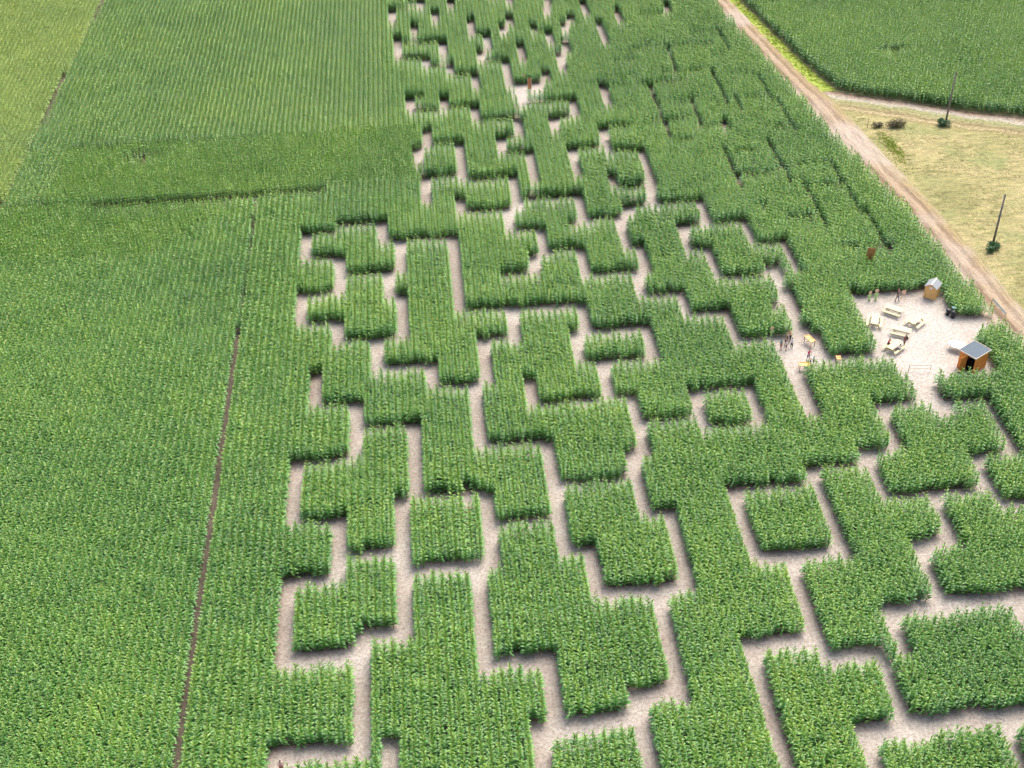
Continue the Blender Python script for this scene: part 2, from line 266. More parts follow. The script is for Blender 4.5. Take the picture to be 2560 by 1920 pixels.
col = mix(t, 1.0, pale, ramp(t, streak, [(0.3, (0.62, 0.58, 0.54)), (0.5, (1, 1, 1)), (0.72, (1.3, 1.28, 1.24))]), 'MULTIPLY')
col = mix(t, 1.0, col, ramp(t, g1, [(0.25, (0.55, 0.52, 0.48)), (0.5, (1, 1, 1)), (0.75, (1.3, 1.28, 1.25))]), 'MULTIPLY')
t.links.new(col, p.inputs['Base Color']); p.inputs['Roughness'].default_value = 0.95; bump(t, p, g1, 0.08, 0.9)
tag(strip_mesh('road', TRACK_W, TRACK_E, 0.020, m, extra=(0.9, 0.3)), kind='structure')

# meadow east of the track, dry and cut short
m, t, p = mat('dry_meadow')
A = noise(t, 0.06, 4, 0.6); mp = N(t, 'ShaderNodeMapping', inp={'Scale': (0.45, 1.5, 1), 'Rotation': (0, 0, 0.35)})
g = N(t, 'ShaderNodeNewGeometry'); t.links.new(g.outputs['Position'], mp.inputs[0])
B = noise(t, 0.8, 7, 0.8, vec=mp.outputs[0]); D = noise(t, 3.0, 6, 0.85); G_ = noise(t, 0.13, 4, 0.6)
f = mth(t, 'ADD', mth(t, 'MULTIPLY', A, 0.45), mth(t, 'MULTIPLY', B, 0.55))
col = ramp(t, f, [(0.34, (0.125, 0.13, 0.045)), (0.44, (0.215, 0.205, 0.08)), (0.52, (0.29, 0.26, 0.12)), (0.60, (0.33, 0.27, 0.14)), (0.70, (0.24, 0.15, 0.08))])
col = mix(t, 1.0, col, ramp(t, noise(t, 1.0, 5, 0.75, vec=mp.outputs[0]), [(0.32, (0.62, 0.62, 0.5)), (0.5, (1, 1, 1)), (0.68, (1.35, 1.3, 1.25))]), 'MULTIPLY')
col = mix(t, ramp(t, G_, [(0.52, (0, 0, 0)), (0.66, (0.55, 0.55, 0.55))]), col, (0.17, 0.21, 0.07))
col = mix(t, 1.0, col, ramp(t, D, [(0.28, (0.45, 0.47, 0.38)), (0.5, (1.0, 1.0, 0.98)), (0.72, (1.5, 1.45, 1.4))]), 'MULTIPLY')
t.links.new(col, p.inputs['Base Color']); p.inputs['Roughness'].default_value = 0.95; bump(t, p, D, 0.10, 1.0)
M_meadow = m
ys = np.arange(60, 250.1, 2.0); xl = xat(TRACK_E, ys)-0.4
me = bpy.data.meshes.new('meadow'); vv = []
for k, y in enumerate(ys): vv += [(xl[k], y, 0.014), (220, y, 0.014)]
me.from_pydata(vv, [], [(2*k, 2*k+1, 2*k+3, 2*k+2) for k in range(len(ys)-1)])
tag(link('meadow', me, m), kind='structure')

# pale stony strip along the south edge of the far field, with a faint wheel track beside it
def ribbon(name, P, w0, w1, z, m, n=60):
    P = [Vector((x, y, 0)) for x, y in P]; L = [0]
    for i in range(1, len(P)): L.append(L[-1]+(P[i]-P[i-1]).length)
    vs = []; uv = []
    for k in range(n+1):
        s = L[-1]*k/n; i = max(j for j in range(len(P)-1) if L[j] <= s+1e-6); f = (s-L[i])/(L[i+1]-L[i])
        c = P[i].lerp(P[i+1], f); d = (P[i+1]-P[i]).normalized(); nn = Vector((d.y, -d.x, 0))
        for q in range(5):
            o = w0+(w1-w0)*q/4; vs.append((c.x+nn.x*o, c.y+nn.y*o, z)); uv.append((q/4, s))
    fs = [(k*5+q, k*5+q+1, k*5+q+6, k*5+q+5) for k in range(n) for q in range(4)]
    me = bpy.data.meshes.new(name); me.from_pydata(vs, [], fs)
    l = me.uv_layers.new(name='UVMap'); vi = np.array([x.vertex_index for x in me.loops]); l.data.foreach_set('uv', np.array(uv, np.float32)[vi].ravel())
    return link(name, me, m)
m, t, p = mat('stony_verge')
uvn = N(t, 'ShaderNodeUVMap'); sp = N(t, 'ShaderNodeSeparateXYZ'); t.links.new(uvn.outputs[0], sp.inputs[0])
n1 = noise(t, 2.2, 6, 0.75); n2 = noise(t, 0.25, 3)
u = mth(t, 'ADD', sp.outputs[0], mth(t, 'MULTIPLY', mth(t, 'SUBTRACT', n2, 0.5), 0.35))
col = ramp(t, u, [(0.0, (0.16, 0.10, 0.06)), (0.10, (0.24, 0.18, 0.13)), (0.28, (0.36, 0.32, 0.27)), (0.40, (0.22, 0.23, 0.10)), (0.56, (0.25, 0.22, 0.11)), (0.66, (0.18, 0.145, 0.07)), (0.78, (0.33, 0.27, 0.15)), (0.9, (0.21, 0.18, 0.08)), (1.0, (0.26, 0.23, 0.095))])
col = mix(t, 1.0, col, ramp(t, n1, [(0.35, (0.42, 0.47, 0.36)), (0.5, (0.95, 0.95, 0.92)), (0.68, (1.5, 1.45, 1.4))]), 'MULTIPLY')
t.links.new(col, p.inputs['Base Color']); p.inputs['Roughness'].default_value = 0.95; bump(t, p, n1, 0.08, 0.8)
tag(ribbon('field_track', [(59.5,175.2),(62.9,173.9),(65.1,172.4),(73.2,168.2),(80.6,164.0),(88.4,160.8),(96,158.2),(110,153)], 0.0, 6.6, 0.017, m), kind='structure')

# ------------------------------------------------------------------ maize
M_maize = leaf_mat('maize_leaf', (0.055, 0.175, 0.042), (0.105, 0.285, 0.055), (0.22, 0.40, 0.06))
M_stalk = plain('maize_stalk', (0.15, 0.26, 0.05), 0.6)
M_tassel = plain('maize_tassel', (0.36, 0.36, 0.12), 0.7)
def plant_mesh(name, r, height=2.1, nl=11, spread=1.0, tassel=True, cone=False):
    vs, fs, mi = [], [], []
    def tri_tube(pts, rad, m):
        b = len(vs)
        for k, (x, y, z) in enumerate(pts):
            for q in range(3):
                a = q*2.094+0.3; vs.append((x+rad[k]*math.cos(a), y+rad[k]*math.sin(a), z))
        for k in range(len(pts)-1):
            for q in range(3):
                q2 = (q+1) % 3; fs.append((b+3*k+q, b+3*k+q2, b+3*k+3+q2, b+3*k+3+q)); mi.append(m)
    tri_tube([(0, 0, 0), (0.01, 0, height*0.5), (0.0, 0.01, height*0.93)], [0.016, 0.013, 0.006], 1)
    az0 = r.uniform(-0.3, 0.3)
    for i in range(nl):
        f = i/(nl-1); z0 = height*(0.16+0.74*f)
        az = az0+(i % 2)*PI+r.uniform(-0.5, 0.5)
        L = ((0.50-0.12*f) if cone else (0.78-0.30*f))*spread*r.uniform(0.85, 1.12)
        wd = (0.072+0.036*math.sin(PI*min(1, f+0.15)))*r.uniform(0.85, 1.15)*(0.85 if cone else 1)
        el = math.radians(48+32*f**3+r.uniform(-8, 8)); droop = math.radians(132-62*f**3+r.uniform(-18, 18)); ml = 3 if i >= nl-3 else 0
        n = 5; x = 0.0; z = z0; b = len(vs); tw = r.uniform(-0.5, 0.5)
        for k in range(n+1):
            s = k/n; w = wd*(0.55+0.6*s if s < 0.4 else 0.79*(1-((s-0.4)/0.6)**2)+0.02)
            ca, sa = math.cos(az+0.25*s*tw), math.sin(az+0.25*s*tw)
            e = el-droop*s**1.25
            tx, tz = math.cos(e), math.sin(e)
            roll = tw*s; cr, sr = math.cos(roll), math.sin(roll)
            # side vector tilts with the twist
            sx, sy, sz = -sa*cr, ca*cr, sr
            vs.append((x*ca+sx*w, x*sa+sy*w, z+sz*w)); vs.append((x*ca, x*sa, z-0.018*(1-s))); vs.append((x*ca-sx*w, x*sa-sy*w, z-sz*w))
            x += tx*L/n; z += tz*L/n
        for k in range(n):
            q = b+3*k
            fs.append((q, q+1, q+4, q+3)); mi.append(ml); fs.append((q+1, q+2, q+5, q+4)); mi.append(ml)
    if tassel:
        for k in range(4):
            a = r.uniform(0, 2*PI); t0 = height*0.92; l = r.uniform(0.18, 0.30); o = 0.12 if k else 0.01
            b = len(vs); ca, sa = math.cos(a), math.sin(a)
            for s, w in ((0, 0.012), (0.5, 0.015), (1, 0.004)):
                vs.append((o*s*ca-w*sa, o*s*sa+w*ca, t0+l*s)); vs.append((o*s*ca+w*sa, o*s*sa-w*ca, t0+l*s))
            fs += [(b, b+1, b+3, b+2), (b+2, b+3, b+5, b+4)]; mi += [2, 2]
    me = bpy.data.meshes.new(name); me.from_pydata(vs, [], fs); me.polygons.foreach_set('material_index', mi)
    for q in me.polygons: q.use_smooth = True
    return me
NVAR = 7
def variants(name, mats, seed, **k):
    r = random.Random(seed); out = []
    for i in range(NVAR):
        kk = dict(k); kk['height'] = k.get('height', 2.1)*r.uniform(0.95, 1.05)
        me = plant_mesh(name, r, **kk)
        for mm in mats: me.materials.append(mm)
        out.append(me)
    return out
M_top = leaf_mat('maize_leaf_young', (0.09, 0.23, 0.045), (0.17, 0.34, 0.055), (0.29, 0.44, 0.065), trans=0.25)
M_maize_n = leaf_mat('maize_leaf_north', (0.07, 0.185, 0.055), (0.13, 0.285, 0.07), (0.24, 0.38, 0.075))
V_left = variants('maize_plant', (M_maize, M_stalk, M_tassel, M_top), 21, height=1.95, spread=0.86, nl=9)
V_north = variants('maize_plant', (M_maize_n, M_stalk, M_tassel, M_top), 22, height=1.9, spread=0.86, nl=9)
M_maize_h = leaf_mat('maize_leaf_headland', (0.075, 0.20, 0.035), (0.14, 0.31, 0.045), (0.27, 0.42, 0.055))
V_head = variants('maize_plant', (M_maize_h, M_stalk, M_tassel, M_top), 23, height=2.05, spread=0.8, nl=9)
V_maize = variants('maize_plant', (M_maize, M_stalk, M_tassel, M_top), 3, height=2.1, spread=0.92, nl=9)

def rows(x0, x1, y0, y1, sx, sy, along='y', jx=0.035, jy=0.05):
    """plants on drilled rows; sx row spacing, sy spacing in the row"""
    if along == 'y':
        xs = np.arange(math.ceil(x0/sx)*sx, x1, sx); ys = np.arange(y0, y1, sy)
    else:
        xs = np.arange(x0, x1, sy); ys = np.arange(math.ceil(y0/sx)*sx, y1, sx)
    X, Y = np.meshgrid(xs, ys); X = X.ravel(); Y = Y.ravel()
    a, b = (jx, jy) if along == 'y' else (jy, jx)
    return X+rng.normal(0, a, X.size), Y+rng.normal(0, b, Y.size)
def proj(X, Y, Z):
    P = np.stack([X, Y, Z-CAM_H+0*X], -1)
    d = P@np.array(fw); return 1280+3100*(P@np.array(r2))/d, 960+3100*(P@np.array(d2))/d, d
def infov(X, Y, m=170):
    px, py, d = proj(X, Y, 1.0)
    return (d > 0) & (px > -m) & (px < 2560+m) & (py > -m*0.8) & (py < 1920+m*1.3)

def vnoise(X, Y, s, seed):
    r = np.random.default_rng(seed); G = r.random((128, 128))
    x = X/s % 127; y = Y/s % 127; i = x.astype(int); j = y.astype(int); fx = x-i; fy = y-j
    fx = fx*fx*(3-2*fx); fy = fy*fy*(3-2*fy)
    return (G[j, i]*(1-fx)+G[j, i+1]*fx)*(1-fy)+(G[j+1, i]*(1-fx)+G[j+1, i+1]*fx)*fy

def crop_object(name, X, Y, scl, protos, label, cat, group=None, turn=None, loose=0.35):
    """one object holding a whole field: a vertex per plant, a plant instanced on each"""
    n = X.size
    me = bpy.data.meshes.new(name); me.vertices.add(n)
    me.vertices.foreach_set('co', np.stack([X, Y, np.zeros(n)], -1).astype(np.float32).ravel())
    rot = np.stack([rng.normal(0, 0.035, n), rng.normal(0, 0.035, n), (0 if turn is None else turn)+rng.integers(0, 2, n)*PI+rng.normal(0, loose, n)], -1)
    a = me.attributes.new('rot', 'FLOAT_VECTOR', 'POINT'); a.data.foreach_set('vector', rot.astype(np.float32).ravel())
    a = me.attributes.new('scl', 'FLOAT', 'POINT'); a.data.foreach_set('value', scl.astype(np.float32))
    a = me.attributes.new('var', 'INT', 'POINT'); a.data.foreach_set('value', rng.integers(0, len(protos), n).astype(np.int32))
    o = bpy.data.objects.new(name, me); C.objects.link(o)
    ng = bpy.data.node_groups.new(name, 'GeometryNodeTree')
    ng.interface.new_socket('Geometry', in_out='INPUT', socket_type='NodeSocketGeometry')
    ng.interface.new_socket('Geometry', in_out='OUTPUT', socket_type='NodeSocketGeometry')
    gi = ng.nodes.new('NodeGroupInput'); go = ng.nodes.new('NodeGroupOutput')
    gti = ng.nodes.new('GeometryNodeGeometryToInstance')
    for pr in protos:
        oi = ng.nodes.new('GeometryNodeObjectInfo'); oi.transform_space = 'ORIGINAL'
        oi.inputs['Object'].default_value = pr; oi.inputs['As Instance'].default_value = False
        g1 = ng.nodes.new('GeometryNodeGeometryToInstance'); ng.links.new(oi.outputs['Geometry'], g1.inputs[0])
        if pr is protos[0]:
            jn = ng.nodes.new('GeometryNodeJoinGeometry')
        ng.links.new(g1.outputs[0], jn.inputs[0])
    ng.nodes.remove(gti)
    mp_ = ng.nodes.new('GeometryNodeMeshToPoints'); ng.links.new(gi.outputs[0], mp_.inputs[0])
    iop = ng.nodes.new('GeometryNodeInstanceOnPoints'); ng.links.new(mp_.outputs[0], iop.inputs['Points']); ng.links.new(jn.outputs[0], iop.inputs['Instance'])
    iop.inputs['Pick Instance'].default_value = True
    for nm, ty, sk in (('rot', 'FLOAT_VECTOR', 'Rotation'), ('scl', 'FLOAT', 'Scale'), ('var', 'INT', 'Instance Index')):
        na = ng.nodes.new('GeometryNodeInputNamedAttribute'); na.data_type = ty; na.inputs[0].default_value = nm
        ng.links.new(na.outputs[0], iop.inputs[sk])
    ng.links.new(iop.outputs[0], go.inputs[0])
    md = o.modifiers.new('crop', 'NODES'); md.node_group = ng
    tag(o, label, cat, group, 'stuff')
    return o

EW_N = lambda X, Y: (Y > 151.9) & (Y < 167.3-(X+2)*0.03) & (X > -51.5) & (X < -1.2-(167-Y)*-0.06)   # headland sown crosswise, north field
DIAG = [(-120,138.6),(-55,138.2),(-46.2,137.6),(-36.2,136.9),(-35.1,139.5),(-32.1,142.0),(-29.0,146.3),(-26.8,149.6),(-24.2,151.2),(-58.0,151.6),(-120,152)]
def keep_common(X, Y):
    k = ~path_mask(X+0.5*(vnoise(X, Y, 1.1, 31)-0.5), Y+0.9*(vnoise(X, Y, 0.9, 32)-0.5))      # ragged edges
    k &= X < xat(TRACK_W, Y)+rng.normal(0, 0.12, X.size)
    k &= ~((np.abs(X-GAP_X) < 0.3) & (Y < 151) & ((Y < 120) | (rng.random(X.size) < 0.6)))
    k &= ~((np.abs(X-1.28) < 0.36) & (Y > 80.4) & (Y < 91) & (rng.random(X.size) < 0.65))              # one row missing
    # a few weak spots
    for cx, cy, rx, ry in ((-46.1, 167.6, 1.3, 0.9), (-41, 164, 3.0, 2.2), (-37.5, 168.6, 2.2, 0.5), (-33, 168.4, 1.2, 0.7), (48.8, 161.5, .7, 1.6), (38, 193, 1.2, 1.2), (33, 190, 1.5, 1), (48, 186, 1.2, 2), (41.5, 172, .6, 1.3), (45, 150.5, .5, 1.4), (43.8, 139, .5, 1.6)):
        q = ((X-cx)/rx)**2+((Y-cy)/ry)**2
        k &= (q > 1) | (rng.random(X.size) < 0.35)
    k &= rng.random(X.size) > 0.03
    return k
def height_var(X, Y): return 1+0.16*(vnoise(X, Y, 7, 1)-0.5)+0.10*(vnoise(X, Y, 1.6, 2)-0.5)+rng.normal(0, 0.045, X.size)

SP = 0.21
groups = {}
# --- the maze field and everything drilled with it
X, Y = rows(-61, 72, 50, 236, 0.75, SP)
k = keep_common(X, Y) & infov(X, Y) & ~EW_N(X, Y)
sw = (X < GAP_X) & (Y < 151.9)
k1 = k & ~sw & ~((Y > 151) & (X < -57.4+(Y-153)*0.018)) & ~((Y > 149.6) & (Y < 151.9) & (X < -14) & (X > -51))
mx, my = X[k1], Y[k1]
X, Y = rows(-70, -22, 50, 152, 0.75, 0.21, jx=0.02)
k2 = keep_common(X, Y) & infov(X, Y) & (X < GAP_X) & (Y < 149.9) & ~inpoly(X, Y, DIAG)
sx_, sy_ = X[k2], Y[k2]
# headlands, drilled east-west
X, Y = rows(-53, 0, 151.5, 168, 0.75, SP, 'x'); X2, Y2 = X, Y
k = keep_common(X, Y) & infov(X, Y) & EW_N(X, Y); hx, hy = X[k], Y[k]
X, Y = rows(-100, -23.6, 136, 151.2, 0.75, SP, 'x')
k = infov(X, Y) & inpoly(X, Y, DIAG) & (Y < 149.6+np.clip((-44-X)*0.4, 0, 1.4)) & (X < -23.6); qx, qy = X[k], Y[k]
north = (my > 149.6) & (mx < -4.5-(my-151)*0.02)
nrx, nry = mx[north], my[north]; nt_ = np.zeros(north.sum())
mx, my = mx[~north], my[~north]; mt = np.zeros(mx.size); st = np.zeros(sx_.size)

# the plants nearest the camera are things of their own
def split(X, Y, n):
    px, py, d = proj(X, Y, 1.0)
    vis = (px > 0) & (px < 2560) & (py < 1935)
    o = np.argsort(np.where(vis, d, 1e9))[:n]
    m = np.zeros(X.size, bool); m[o] = True
    return m
ax = np.concatenate([mx, sx_]); ay = np.concatenate([my, sy_])
ind = split(ax, ay, 300)
i1, i2 = ind[:mx.size], ind[mx.size:]
ix, iy = ax[ind], ay[ind]; isc = height_var(ix, iy)
protos = []; protos_l = []
BR = [(-16.6, 'right of the bare earth strip'), (-9.0, 'right of the leftmost path'), (-6.2, 'left of the short path stub'), (5.2, 'in the wide block left of the middle'), (14.2, 'in the small block at the bottom middle'), (24.6, 'just right of the middle'), (31.2, 'in the long block third from the right'), (43, 'second block from the right'), (999, 'in the block filling the bottom right corner')]
for q in range(ix.size):
    o = bpy.data.objects.new('maize_plant', (V_left if ix[q] < GAP_X else V_maize)[q % NVAR]); C.objects.link(o)
    s = float(isc[q]); o.scale = (s, s, s)
    o.location = (float(ix[q]), float(iy[q]), 0); o.rotation_euler = (rnd.gauss(0, .07), rnd.gauss(0, .07), rnd.choice((0, PI))+rnd.gauss(0, 0.35))
    if ix[q] < GAP_X: lb = 'green maize plant at the bottom edge, left of the bare earth strip'
    else: lb = 'green maize plant at the bottom edge, '+next(n_ for x_, n_ in BR if ix[q] < x_)
    tag(o, lb, 'maize plant', 'maize plants nearest the camera')
    L_ = protos_l if ix[q] < GAP_X else protos
    if len(L_) < NVAR and o.data not in [z.data for z in L_]: L_.append(o)
# prototypes: the nearest few plants of that field, things themselves
def field_protos(X, Y, V, label, group):
    px, py, d = proj(X, Y, 1.0); o_ = np.argsort(np.where((px > 0) & (px < 2560) & (py > 0) & (py < 1920), d, 1e9))[:NVAR]
    out = []
    for q, i in enumerate(o_):
        o = bpy.data.objects.new('maize_plant', V[q]); C.objects.link(o)
        o.location = (float(X[i]), float(Y[i]), 0); o.rotation_euler = (0, 0, rnd.uniform(0, 6.28)); out.append(o)
        tag(o, label, 'maize plant', group)
    m = np.ones(X.size, bool); m[o_] = False
    return out, m
if len(protos_l) < NVAR:                      # too few of the nearest plants stand in the left field: take its own nearest ones
    pl_, m_ = field_protos(sx_, sy_, V_left, 'green maize plant at the near edge, left of the bare earth strip', 'plants at the near edge of the left field')
    k_ = m_ & ~i2
    protos_l = pl_
else: k_ = ~i2
crop_object('maize_crop', mx[~i1], my[~i1], height_var(mx[~i1], my[~i1]), protos, 'tall green maize of the maze field, cut through by pale footpaths', 'maize', turn=mt[~i1])
crop_object('maize_crop', sx_[k_], sy_[k_], height_var(sx_[k_], sy_[k_])*0.97, protos_l, 'striped rows of green maize left of the bare earth strip', 'maize', turn=st[k_], loose=0.28)
pr, m_ = field_protos(nrx, nry, V_north, 'green maize plant at the near edge of the far left field', 'plants at the near edge of the far left field')
crop_object('maize_crop', nrx[m_], nry[m_], height_var(nrx[m_], nry[m_]), pr, 'pale green maize in fine rows filling the far left', 'maize', turn=nt_[m_], loose=0.28)
yb = np.arange(148, 236, 0.3); xb = -57.85+(yb-153)*0.018+rng.normal(0, .12, yb.size); kb = infov(xb, yb)  # short plants added in the boundary gap so it reads as dark shade
crop_object('maize_crop', xb[kb], yb[kb], rng.uniform(.4, .75, kb.sum()), pr, 'line of short maize added as the dark shaded band bordering the yellower field', 'maize', turn=PI/2)
for hx_, hy_, l1, l2, l3 in ((hx, hy, 'bright maize plant at the front of the crosswise band beside the upper maze', 'plants on the front edge of the upper crosswise band', 'brighter band of maize sown crosswise, left of the upper maze, dark gap along its front'), (qx, qy, 'yellowish maize plant at the front tip of the crosswise maize above the left field', 'plants at the front of the lower crosswise band', 'yellowish wedge of maize sown crosswise above the striped left field')):
    pr, m_ = field_protos(hx_, hy_, V_head, l1, l2)
    crop_object('maize_crop', hx_[m_], hy_[m_], height_var(hx_[m_], hy_[m_]), pr, l3, 'maize', turn=PI/2, loose=0.5)

# --- yellower field in the far left corner
M_maize_y = leaf_mat('maize_leaf_yellow', (0.17, 0.30, 0.07), (0.28, 0.42, 0.09), (0.42, 0.52, 0.10))
V_y = variants('maize_plant', (M_maize_y, M_tassel, M_tassel, M_maize_y), 5, height=1.7, spread=0.84, nl=9)
X, Y = rows(-110, -50, 100, 236, 0.75, 0.16, jx=0.02)
edge_y = -58.55+(Y-153)*0.018
k = infov(X, Y, 120) & (X < edge_y) & (rng.random(X.size) > 0.03); yx, yy = X[k], Y[k]
pr, m_ = field_protos(yx, yy, V_y, 'yellow-green maize plant at the near tip of the yellower field', 'plants at the tip of the yellow field')
crop_object('maize_crop', yx[m_], yy[m_], height_var(yx[m_], yy[m_]), pr, 'lighter yellow-green maize in straight rows filling the far left corner', 'maize', loose=0.28)

# --- field beyond the meadow, far right
M_maize_r = leaf_mat('maize_leaf_fresh', (0.06, 0.185, 0.055), (0.12, 0.29, 0.065), (0.21, 0.38, 0.075))
V_r = variants('maize_plant', (M_maize_r, M_stalk, M_tassel, M_top), 9, height=2.1, spread=1.0, nl=9)
X, Y = rows(50, 150, 155, 240, 0.75, SP, 'x', jx=0.16, jy=0.10)
q1 = ((X-75.9)/3.2)**2+((Y-184.6)/1.4)**2; q2 = ((X-86.8)/3.0)**2+((Y-178)/1.2)**2
k = infov(X, Y, 120) & inpoly(X, Y, NE_FIELD) & ((q1 > 1) | (rng.random(X.size) < .15)) & ((q2 > 1) | (rng.random(X.size) < .4)); nx_, ny_ = X[k], Y[k]
pr, m_ = field_protos(nx_, ny_, V_r, 'bright green maize plant on the near edge behind the meadow', 'plants on the edge of the far right field')
crop_object('maize_crop', nx_[m_], ny_[m_], height_var(nx_[m_], ny_[m_]), pr, 'dense green maize behind the dry meadow in the far right corner', 'maize', loose=3.0)


# ------------------------------------------------------------------ grass: bright strip beside the track, tufts on the meadow
def tuft_mesh(name, m, r, nb=14, hgt=0.22, rad=0.16):
    vs, fs = [], []
    for _ in range(nb):
        a = r.uniform(0, 2*PI); d = r.uniform(0, rad); x, y = d*math.cos(a), d*math.sin(a); hh = hgt*r.uniform(0.6, 1.2); b = len(vs)
        t_ = r.uniform(0, 2*PI); w = 0.018; lx, ly = hh*0.6*math.cos(a), hh*0.6*math.sin(a)
        vs += [(x-w*math.sin(t_), y+w*math.cos(t_), 0), (x+w*math.sin(t_), y-w*math.cos(t_), 0), (x+lx*.4, y+ly*.4, hh*0.75), (x+lx, y+ly, hh)]
        fs += [(b, b+1, b+2), (b+2, b+1, b+3)]
    me = bpy.data.meshes.new(name); me.from_pydata(vs, [], fs); me.materials.append(m); return me
M_gb = leaf_mat('bright_grass', (0.20, 0.31, 0.04), (0.31, 0.41, 0.05), (0.40, 0.44, 0.08), trans=0.2)
M_gd = leaf_mat('dry_grass', (0.26, 0.26, 0.10), (0.38, 0.34, 0.15), (0.48, 0.42, 0.22), trans=0.1)
m, t, p = mat('grass_strip')
nn = noise(t, 0.35, 4, 0.6); n2 = noise(t, 6, 5, 0.7)
col = mix(t, 1.0, ramp(t, nn, [(0.3, (0.22, 0.31, 0.05)), (0.5, (0.32, 0.40, 0.06)), (0.68, (0.32, 0.28, 0.12))]), ramp(t, n2, [(0.3, (.7, .7, .6)), (0.7, (1.15, 1.15, 1.1))]), 'MULTIPLY')
t.links.new(col, p.inputs['Base Color']); p.inputs['Roughness'].default_value = 0.9; bump(t, p, n2, 0.08, 0.8)
ys = np.arange(173.5, 250.1, 1.0); xl = xat(TRACK_E, ys)+0.05; xr = xat(STRIP_E, ys)
me = bpy.data.meshes.new('verge'); vv = []
for q, y in enumerate(ys):
    vv += [(xl[q]+0.15*math.sin(y*1.3), y, 0.028), (xr[q], y, 0.028)]
me.from_pydata(vv, [], [(2*q, 2*q+1, 2*q+3, 2*q+2) for q in range(len(ys)-1)])
tag(link('grass_verge', me, m), 'bright yellow-green grass strip between the farm track and the far right maize', 'grass', kind='stuff')
def tufts(name, X, Y, sc, m, label, nv=4, **k):
    # tufts are baked into one mesh: a field of grass nobody could count
    r = random.Random(5); P = []
    for _ in range(nv):
        t_ = tuft_mesh('t', m, r, **k); n = len(t_.vertices); c = np.empty(n*3); t_.vertices.foreach_get('co', c); P.append((c.reshape(-1, 3), np.array([tuple(f.vertices) for f in t_.polygons]))); bpy.data.meshes.remove(t_)
    co_, fa = [], []; off = 0
    for q in range(X.size):
        c, f = P[q % nv]; a = rng.uniform(0, 6.28); ca, sa = math.cos(a), math.sin(a)
        R_ = np.stack([c[:, 0]*ca-c[:, 1]*sa, c[:, 0]*sa+c[:, 1]*ca, c[:, 2]], -1)*sc[q]
        co_.append(R_+np.array([X[q], Y[q], 0.0])); fa.append(f+off); off += len(c)
    co_ = np.concatenate(co_); fa = np.concatenate(fa)
    me = bpy.data.meshes.new(name); me.vertices.add(len(co_)); me.vertices.foreach_set('co', co_.astype(np.float32).ravel())
    me.loops.add(fa.size); me.loops.foreach_set('vertex_index', fa.ravel().astype(np.int32))
    me.polygons.add(len(fa)); me.polygons.foreach_set('loop_start', np.arange(0, fa.size, 3, dtype=np.int32))
    me.update(); me.validate()
    return tag(link(name, me, m), label, 'grass', kind='stuff')
n = 1500; Y = rng.uniform(173.5, 236, n); f = rng.random(n); X = xat(TRACK_E, Y)+0.1+f*(xat(STRIP_E, Y)-xat(TRACK_E, Y)-0.1)
tufts('grass', X, Y, rng.uniform(.4, .9, n), M_gb, 'tufts of bright grass on the strip along the farm track')
n = 30000; Y = rng.uniform(98, 172, n); X = rng.uniform(60, 110, n)
d_ = X-xat(TRACK_E, Y); kk = (d_ > 0.1+rng.exponential(0.8, n)) & ~inpoly(X, Y, [(60,176),(64.5,169.5),(72.6,165.2),(80,161),(88,157.8),(120,146),(140,170),(100,190)]) & infov(X, Y, 60) & (vnoise(X, Y, 3.2, 4)+0.5*rng.random(X.size) > 0.75)
X, Y = X[kk], Y[kk]
tufts('dry_grass', X, Y, rng.uniform(.4, .9, X.size), M_gd, 'short dry yellow grass covering the mown meadow right of the track', hgt=0.12, rad=0.30)
# greener patches by the track
n = 420; X = rng.normal(66.3, 0.6, n); Y = rng.normal(154.6, 2.6, n)
tufts('grass', X, Y, rng.uniform(.4, .9, n), M_gb, 'small patch of fresh green grass between the track and the dry meadow')

# ------------------------------------------------------------------ timber, sheds, tables
M_ply = wood('pale_pine', (0.52, 0.47, 0.24), (0.68, 0.62, 0.36))
M_orange = wood('stained_timber', (0.66, 0.20, 0.03), (0.86, 0.33, 0.055))
M_tan = wood('light_cedar', (0.74, 0.40, 0.13), (0.88, 0.53, 0.20))
M_trim = wood('pale_trim', (0.56, 0.45, 0.34), (0.70, 0.58, 0.45))
M_felt = plain('roof_felt', (0.085, 0.115, 0.14), 0.85, 0.2, 9)
M_feltg = plain('grey_felt', (0.24, 0.26, 0.27), 0.85, 0.18, 9)
M_white = plain('white_paint', (0.78, 0.78, 0.76), 0.5, 0.04)
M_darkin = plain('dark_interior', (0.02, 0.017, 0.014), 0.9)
M_metal = plain('dark_metal', (0.05, 0.05, 0.055), 0.5, 0.1)
M_black = plain('black_plastic', (0.014, 0.015, 0.017), 0.4, 0.1)
M_teal = plain('pale_teal_plastic', (0.30, 0.48, 0.46), 0.45, 0.05)
M_rust = wood('rust_board', (0.42, 0.15, 0.05), (0.56, 0.22, 0.08))
M_limeb = plain('lime_board', (0.42, 0.62, 0.22), 0.5, 0.06)
M_skinb = plain('painted_pink', (0.72, 0.42, 0.27), 0.55, 0.06)
M_yelp = plain('yellow_paint', (0.52, 0.42, 0.14), 0.55)
M_pole = wood('weathered_pole', (0.15, 0.125, 0.105), (0.26, 0.225, 0.20), rough=0.85)

